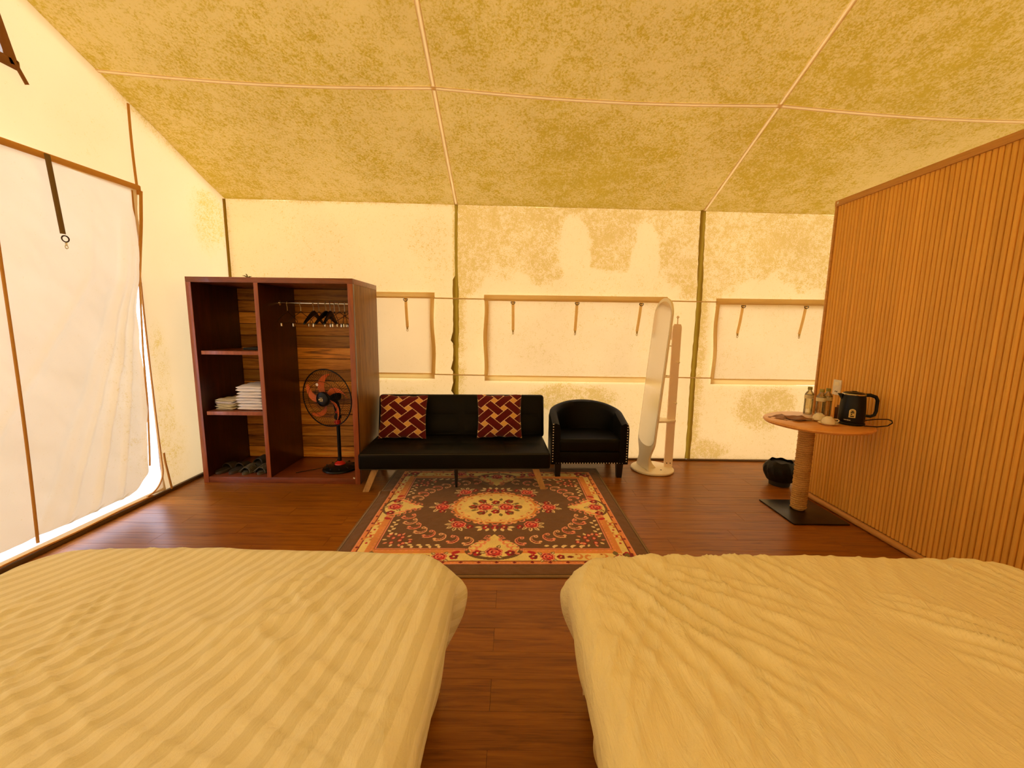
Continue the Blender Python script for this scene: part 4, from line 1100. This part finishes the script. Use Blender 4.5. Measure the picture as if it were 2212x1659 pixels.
    for s_ in (-1, 1):
        rose(s_*.425, 0, .058, 7, pale, 1.15); bud(s_*.415, .075, .032); bud(s_*.415, -.075, .032)
        for q in (-1, 1): rose(s_*.265, q*.295, .056, 6, pale, 1.1, math.atan2(q*.295, s_*.265)-1.9, 3.8); bud(s_*.18, q*.33, .030); bud(s_*.315, q*.225, .028)
        for j in (-1, 0, 1):
            bud(j*.065, s_*.335, .034)
        for j in range(5): leafp(-.09+.045*j, s_*.35, .05, .014, s_*(PI/2)-(j-2)*.35*s_, pale)
        leafp(-.09, s_*.335, .055, .013, PI, pale); leafp(.09, s_*.335, .055, .013, 0, pale)
    # --- edge binding
    ed = np.minimum(hx-ax_, hy-ay); C_[ed < .016] = np.array([.20, .125, .06]); C_[(ed > .016) & (ed < .022)] = np.array([.05, .028, .014])
    wv = fbm((x+3)*30, (y+3)*30, 3, 2); emb = (np.sin(x*60+np.sin(y*50))*.5+.5)*(ed > .03)*(ed < .09)
    Z = .010+.0022*wv+.002*emb-.006*sm(.02, .0, ed)
    # creases pushed up by the sofa leg and the folded back corner
    u = (x+y*.9)-.30; Z = Z+.010*np.exp(-(u/.035)**2)*sm(.15, .45, y)*sm(.25, -.35, x)*sm(-.6, -.35, x)
    u2 = np.abs(y-(.30+.02*x)); Z = Z+.012*np.exp(-(u2/.03)**2)*sm(-.80, -.95, x)
    C_ = np.minimum(.95, C_*np.array([1.7, 1.65, 1.6]))*(.86+.28*fbm((x+2)*14, (y+2)*14, 12))[..., None]
    V = np.stack([x, y, Z], -1).reshape(-1, 3)
    F1 = gridfaces(nx, ny)
    o = from_np('rug', V, F1, 'rug')
    ca = o.data.color_attributes.new('pattern', 'FLOAT_COLOR', 'POINT')
    ca.data.foreach_set('color', np.concatenate([C_, np.ones((nx, ny, 1))], -1).astype('f').ravel())
    # skirt and underside
    return o
rg = make_rug()
RG = thing('area_rug', 'brown rectangular rug with red roses and a cream medallion before the sofa', 'rug', (-.118, 3.13, .0), .022)
rg.name = 'pile'; rg.parent = RG
G().bx(-1.012, 1.012, -.927, .927, .001, .0075, .002).out('binding', plain('rug_binding', (.22, .14, .07), .9, nscale=200), RG)

# ================================================================ PEDESTAL TABLE
PT = thing('pedestal_table', 'round wooden table on a rope-wrapped column beside the fluted partition', 'table', (2.33, 3.17, 0))
G().box((0, -.045, .006), (.42, .44, .012), None, .002).out('base_plate', 'plate', PT)
G().tube([(0, 0, .012), (0, 0, .755)], .043, 24).out('column', 'rope', PT)
def rope():
    turns = 42; seg = 40; ns_ = 9; R = .0475; r = .0090; H0, H1 = .020, .752
    n = turns*seg; i = np.arange(n+1); th_ = i*2*PI/seg; z = H0+(H1-H0)*i/n
    ph_ = np.arange(ns_)*2*PI/ns_
    tw = th_*R/.0105
    rad = r*(1+.30*np.cos(3*(ph_[None, :]-0)-tw[:, None]))
    ro = R+rad*np.cos(ph_)[None, :]; V = np.stack([ro*np.cos(th_)[:, None], ro*np.sin(th_)[:, None], z[:, None]+rad*np.sin(ph_)[None, :]], -1).reshape(-1, 3)
    a = np.arange(n)[:, None]*ns_; k_ = np.arange(ns_)[None, :]; k2 = (k_+1) % ns_
    F_ = np.stack([a+k_, a+k2, a+ns_+k2, a+ns_+k_], -1).reshape(-1, 4)
    return from_np('rope_wrap', V, F_, 'rope', PT)
rope()
TC = (-.095, -.215)   # centre of the top relative to the column
TX, TYc, TZ = 2.33+TC[0], 3.17+TC[1], .79
ro = .338
prof = [(0, -.032), (ro-.03, -.032), (ro-.008, -.026), (ro, -.014), (ro-.004, -.004), (ro-.012, 0), (0, 0)]
b = bmesh.new(); g = G(); g.lathe(prof, 72)
for v_ in g.bm.verts:
    a_ = math.atan2(v_.co.y, v_.co.x); s_ = 1+.018*math.sin(2*a_+.6)+.010*math.sin(5*a_)
    v_.co.x *= s_; v_.co.y *= s_
    if v_.co.x > .352: v_.co.x = .352
o = g.out('tabletop', 'tabletop', PT, angle=30); o.location = (TC[0], TC[1], TZ)
G().box((.04, -.12, TZ-.041), (.20, .20, .016), None, .003).out('mounting_plate', 'tabletop', PT)

TZ += .001
# kettle
KT = thing('electric_kettle', 'black electric kettle with a gold arched badge on the round table', 'kettle', (2.405, 2.86, TZ), -.45)
KT.scale = (.94, .94, .94)
G().lathe([(0, 0), (.084, 0), (.086, .012), (.080, .018), (0, .018)], 40).out('power_base', 'black', KT)
G().lathe([(0, .020), (.079, .020), (.082, .03), (.080, .12), (.074, .205), (.070, .222), (0, .222)], 48).out('body', 'black', KT)
G().lathe([(.070, .222), (.0725, .223), (.0735, .228), (.070, .232), (.060, .232)], 48).out('rim', 'chrome', KT)
G().lathe([(0, .246), (.03, .245), (.058, .240), (.068, .232), (0, .230)], 40).box((0.0, .0, .246), (.03, .02, .008), None, .003).out('lid', 'black', KT)
G().tube([(.060, 0, .222), (.095, 0, .226), (.128, 0, .215), (.140, 0, .190), (.140, 0, .11), (.132, 0, .080), (.110, 0, .068), (.078, 0, .070)], [.013, .013, .013, .012, .011, .011, .011, .010], 12).out('handle', 'black', KT)
G().prism([(-.075, .228), (-.098, .226), (-.074, .180)], -.014, .014, lambda u, v, d: (u, d, v)).out('spout', 'black', KT)
# badge on the side facing the camera
bd = math.atan2(-1, -.62)+.35
def onbody(u, z, off=.0015, R=.0805): a_ = bd+u/R; return ((R+off)*math.cos(a_), (R+off)*math.sin(a_), z)
def arch(w_, z0, z1, off, name, mat, par):
    g = G(); P_ = []
    for j in range(17):
        z = z0+(z1-z0)*j/16; top_ = z1-w_; ww = w_ if z < top_ else math.sqrt(max(0, w_*w_-(z-top_)**2)); P_.append([onbody(ww*q, z, off+(.002 if z > .12 else 0)*-1*(z-.12)/.1*2) for q in np.linspace(-1, 1, 9)])
    return g.grid(P_).out(name, mat, par)
bdg = arch(.019, .060, .125, .003, 'badge_border', 'goldmark', KT); arch(.0155, .064, .1215, .0042, 'badge_face', 'gold', bdg)
g = G()
for z, w_, u in ((.108, .006, 0), (.098, .010, 0), (.070, .010, 0), (.085, .004, -.004)): g.grid([[onbody(u+w_*q, z+.004*s_, .0052) for q in (-1, 0, 1)] for s_ in (-1, 1)])
g.out('badge_print', 'black', bdg)
g = G()
for k in range(8): g.grid([[onbody(-.045+.0052*k+.0018*q, .040+.0028*s_*(1 if k % 3 else .6), .0035) for q in (-1, 1)] for s_ in (-1, 1)])
g.out('name_print', 'whitepl', KT)
cd = G().tube([(2.45, 2.90, TZ+.008), (2.50, 2.87, TZ+.022), (2.55, 2.81, TZ+.045), (2.575, 2.76, TZ+.056), (2.578, 2.735, TZ+.052), (2.57, 2.72, TZ+.040), (2.54, 2.72, TZ+.020), (2.49, 2.745, TZ+.006), (2.43, 2.775, TZ+.005)], .0038, 6).out('power_cord', 'black')
tag(cd, 'black kettle cord looping past the table edge along the fluted partition', 'cord')
# bottles
def bottle(label, loc, first=[None]):
    if first[0] is not None: return copy_tree(first[0], loc, random.random(), label)
    t = thing('water_bottle', label, 'bottle', loc, 0, 'water bottles on the round table'); first[0] = t
    G().lathe([(0, .001), (.026, .001), (.030, .006), (.030, .045), (.0285, .05), (.030, .055), (.030, .13), (.0315, .135), (.0315, .155), (.029, .165), (.016, .185), (.013, .190), (.013, .20)], 24).out('body', 'bottle', t)
    G().lathe([(0, .004), (.0275, .006), (.0275, .16), (.02, .172), (0, .172)], 20).out('water', 'water', t)
    G().lathe([(.0322, .128), (.0322, .156)], 24).out('label_band', 'blabel', t)
    G().lathe([(0, .218), (.0145, .218), (.0155, .214), (.0155, .196), (.012, .194)], 20).out('cap', 'cap', t)
    return t
bottle('water bottle at the left of the three on the round table', (2.315, 3.165, TZ)); bottle('middle water bottle of the three, nearest the cups', (2.318, 3.045, TZ)); bottle('water bottle at the right, beside the dark sachet box', (2.40, 3.09, TZ))
# cups
def cup(label, loc, rz, first=[None]):
    if first[0] is not None: return copy_tree(first[0], loc, rz, label)
    t = thing('teacup', label, 'cup', loc, rz, 'upturned teacups on saucers'); first[0] = t
    G().lathe([(0, 0), (.030, 0), (.034, .004), (.058, .012), (.060, .014), (.056, .015), (.032, .007), (0, .006)], 36).out('saucer', 'porcelain', t)
    c = G().lathe([(.040, .012), (.041, .014), (.039, .030), (.032, .046), (.022, .052), (.020, .057), (.017, .057), (.017, .053), (0, .053)], 36).out('cup', 'porcelain', t)
    G().tube([(.036, 0, .024), (.054, 0, .026), (.060, 0, .036), (.050, 0, .044), (.033, 0, .044)], .0035, 8).out('handle', 'porcelain', c)
    return t
cup('white teacup upturned on its saucer, in front', (2.215, 2.82, TZ), -.5); cup('white teacup upturned on its saucer, half behind the front one', (2.235, 2.935, TZ), 1.2)
# sachet box
t = thing('sachet_box', 'small dark woven sachet box between the bottles and the kettle', 'box', (2.475, 3.02, TZ), .2)
g = G(); g.bx(-.045, .045, -.03, -.026, 0, .085, .001).bx(-.045, .045, .026, .03, 0, .085, .001).bx(-.045, -.041, -.03, .03, 0, .085, .001).bx(.041, .045, -.03, .03, 0, .085, .001).bx(-.045, .045, -.03, .03, 0, .003)
g.out('basket', plain('dark_wicker', (.07, .022, .008), .6, nscale=150, bmp=.8), t)
for k, (x, h_) in enumerate(((-.028, .10), (-.008, .115), (.014, .105), (.03, .12))):
    G().box((x, .0, h_/2+.003), (.012, .045, h_), RY(.06*(k-1.5))).out('sachet', 'blackmat' if k % 2 else 'paper', t)
G().box((-.01, -.033, .072), (.05, .002, .008), RY(.1)).out('print', 'whitepl', t)
# brown leatherette placemats
def mat_(label, loc, rz, sz, seed):
    n = 16; P_ = []
    for i in range(n+1):
        r_ = []
        for j in range(n+1):
            u, v = i/n*2-1, j/n*2-1; r_.append((u*sz[0]/2, v*sz[1]/2, .004+.004*math.sin(u*3+seed)+.003*math.sin(v*4+seed*2)+.010*max(0, abs(u*v)-.5)))
        P_.append(r_)
    o = G().grid(P_).out('leather_folder', 'paper'); md = o.modifiers.new('s', 'SOLIDIFY'); md.thickness = .003; md.offset = 1
    o.location = loc; o.rotation_euler[2] = rz; tag(o, label, 'folder', 'brown folders on the table'); return o
mat_('brown leather folder lying flat at the left edge of the round table', (2.055, 3.045, TZ), .55, (.20, .13), 1.0)
mat_('brown leather folder lying on top of the other, towards the cups', (2.115, 2.965, TZ+.012), .25, (.16, .11), 2.0)
# wall socket
t = thing('wall_socket', 'cream double socket plate on the fluted partition above the table', 'socket', (PX-.006, 3.255, .995))
G().box((0, 0, 0), (.010, .078, .120), None, .003).out('plate', 'whitepl', t)
G().box((-.0055, 0, .028), (.003, .044, .030), None, .001).out('switch', 'cream', t)
for y in (-.008, .008): G().box((-.006, y, -.033), (.003, .005, .010)).out('pin_hole', 'sock_mark', t)

# bin with bag
t = thing('waste_bin', 'dark waste bin lined with a black bag behind the pedestal table', 'bin', (2.53, 3.72, 0))
G().lathe([(0, 0), (.085, 0), (.105, .17), (.101, .17), (.08, .006), (0, .006)], 32).out('bucket', 'blackmat', t)
nb_, mb = 40, 16; P_ = []
for j in range(mb+1):
    r_ = []
    for i in range(nb_):
        a_ = 2*PI*i/nb_; q = j/mb
        rad = .110+.026*math.sin(q*PI)+.007*math.sin(a_*5+q*3)*math.sin(q*PI)+.007*math.sin(a_*13+q*5)*math.sin(q*PI)
        z = .05+.18*q
        if q > .75: rad *= 1-(q-.75)*.5
        r_.append((rad*math.cos(a_), rad*math.sin(a_), z+.004*math.sin(a_*7+1)*(.3+q)))
    P_.append(r_+[r_[0]])
g = G().grid(P_); bmesh.ops.remove_doubles(g.bm, verts=g.bm.verts, dist=1e-5)
g.bm.faces.new([g.bm.verts.new(p) for p in [(x*.96, y*.96, z-.02) for x, y, z in P_[-1][:-1]]]); g.out('bin_bag', 'bag', t)

# ================================================================ BEDS
def duvet(name, label, x0, x1, y0, y1, mat, seed, striped):
    cx, cy_ = (x0+x1)/2, (y0+y1)/2; hx, hy = (x1-x0)/2, (y1-y0)/2
    drop = .46; st = .0095; r = .085; R = .17
    n = int(2*(hx+drop)/st); m = int(2*(hy+drop)/st)
    s, t_ = np.meshgrid(np.linspace(-hx-drop, hx+drop, n), np.linspace(-hy-drop, hy+drop, m), indexing='ij')
    s0, t0 = s, t_
    qx = np.maximum(np.abs(s)-(hx-R), 0); qy = np.maximum(np.abs(t_)-(hy-R), 0); L = np.hypot(qx, qy)+1e-9
    d = L-(R-r)
    f = np.where(d < r*PI/2, r*np.sin(np.clip(d, 0, r*PI/2)/r), r); gz = np.where(d < r*PI/2, r*(1-np.cos(np.clip(d, 0, r*PI/2)/r)), r+d-r*PI/2)
    f = np.where(d > 0, f, d); gz = np.where(d > 0, gz, 0)
    nx_, ny_ = np.sign(s)*qx/L, np.sign(t_)*qy/L
    base_x = np.where(L > 1e-6, np.sign(s)*np.minimum(np.abs(s), hx-R), s); base_y = np.where(L > 1e-6, np.sign(t_)*np.minimum(np.abs(t_), hy-R), t_)
    rad_ = (R-r)+f; inside = (L < 1e-6) | (d <= 0)
    X = np.where(inside, s, base_x+nx_*rad_); Y = np.where(inside, t_, base_y+ny_*rad_)
    hang = sm(.05, .35, gz)
    # ripples of the hanging sides
    per = np.where(np.abs(nx_) > np.abs(ny_), t_, s)
    rp = (np.sin(per*15+seed+3*fbm(s0*2, t0*2, seed))*.016+np.sin(per*33+seed*2)*.006)*hang
    corner = np.clip(qx*qy/(L*L+1e-9)*2, 0, 1)
    fl_ = corner*((.075 if striped else .05)*sm(.03, .16, gz)-.05*sm(.20, .40, gz))+rp*.8-.085*sm(.12, .42, gz)
    X = X+nx_*fl_; Y = Y+ny_*fl_
    # crumpled top: soft swells plus directional ridges
    px, py = s0+cx, t0+cy_
    sw = (fbm(px*1.7+seed, py*1.7, seed+3)-.5)*.040
    dirs = ((.35, 15, .0055), (1.0, 17, .0045), (-.5, 19, .0032)) if not striped else ((.25, 14, .0050), (1.1, 16, .0040), (-.8, 21, .0028))
    rid = 0
    for k_, (an, fr, am) in enumerate(dirs):
        u = px*math.cos(an)+py*math.sin(an); v = -px*math.sin(an)+py*math.cos(an)
        nn_ = fbm(u*fr*1.1+fbm(px*2, py*2, k_)*2.2, v*1.5, seed+20+k_, 2); mask = sm(.42, .68, fbm(px*1.5+k_*5, py*1.5, seed+40+k_, 2))
        rid = rid+am*(2.0 if striped else 2.6)*(1-np.abs(2*nn_-1))**5*mask
    if striped:    # rumpled patch near the middle
        mk = blob(px, py, -.66, 1.18, .34, .28, .8, .3); rid = rid+mk*.026*(1-np.abs(2*fbm(px*7+2, py*7, 99, 3)-1))**2.5
    else:
        for (ax0, ay0, dx, dy, am) in ((.42, 1.36, .55, -.62, .020), (.50, 1.38, .80, -.40, .014), (1.15, 1.22, .75, -.45, .016), (1.2, 1.05, .7, -.55, .014), (.36, 1.25, .20, -.75, .010)):
            ln_ = math.hypot(dx, dy); u = ((px-ax0)*dx+(py-ay0)*dy)/ln_; v = (-(px-ax0)*dy+(py-ay0)*dx)/ln_+.03*np.sin(u*5+am*300)
            for q in (-.05, 0, .045): rid = rid+am*np.exp(-((v-q*(1+u))/.013)**2)*sm(0, .12, u)*sm(.75, .25, u)
    Z = .56+(sw+rid)*(1-hang)-gz
    crown = .018*(1-(np.abs(s0)/hx).clip(0, 1)**2)
    Z = np.maximum(Z+crown*(1-hang), .035+.02*fbm(px*5, py*5, 2))
    V = np.stack([X+cx, Y+cy_, Z], -1).reshape(-1, 3)
    o = from_np(name, V, gridfaces(n, m), mat)
    uvx = px-np.clip(.06+.50*(-px-.25), .04, .62)*(py-.95)*np.where(np.abs(t0) < hy+9, 1, 0) if striped else px
    uv = np.stack([uvx, py], -1).reshape(-1, 2)
    idx = np.empty(len(o.data.loops), 'i'); o.data.loops.foreach_get('vertex_index', idx)
    lay = o.data.uv_layers.new(name='cloth'); lay.data.foreach_set('uv', uv[idx].astype('f').ravel())
    return tag(o, label, 'duvet')
def bed(label, x0, x1, y0, y1):
    b = thing('bed', label, 'bed', ((x0+x1)/2, (y0+y1)/2, 0)); hx, hy = (x1-x0)/2, (y1-y0)/2
    G().bx(-hx+.03, hx-.03, -hy+.03, hy-.03, .06, .28, .01).out('base', 'bedframe', b)
    for sx in (-1, 1):
        for sy in (-1, 1): G().bx(sx*(hx-.14)-.03, sx*(hx-.14)+.03, sy*(hy-.14)-.03, sy*(hy-.14)+.03, 0, .06, .004).out('leg', 'bedframe', b)
    G().bx(-hx, hx, -hy, hy, .28, .50, .05, 4).out('mattress', 'mattress', b)
bed('bed hidden under the striped duvet at the left', -1.70, -.36, -.46, 1.40)
bed('bed hidden under the plain duvet at the right', .37, 1.83, -.46, 1.40)
duvet('duvet', 'cream satin-striped duvet draped over the left bed', -1.86, -.20, -.50, 1.55, 'duvet_s', 4, True)
duvet('duvet', 'plain wrinkled cream duvet draped over the right bed', .215, 1.99, -.50, 1.55, 'duvet_p', 9, False)
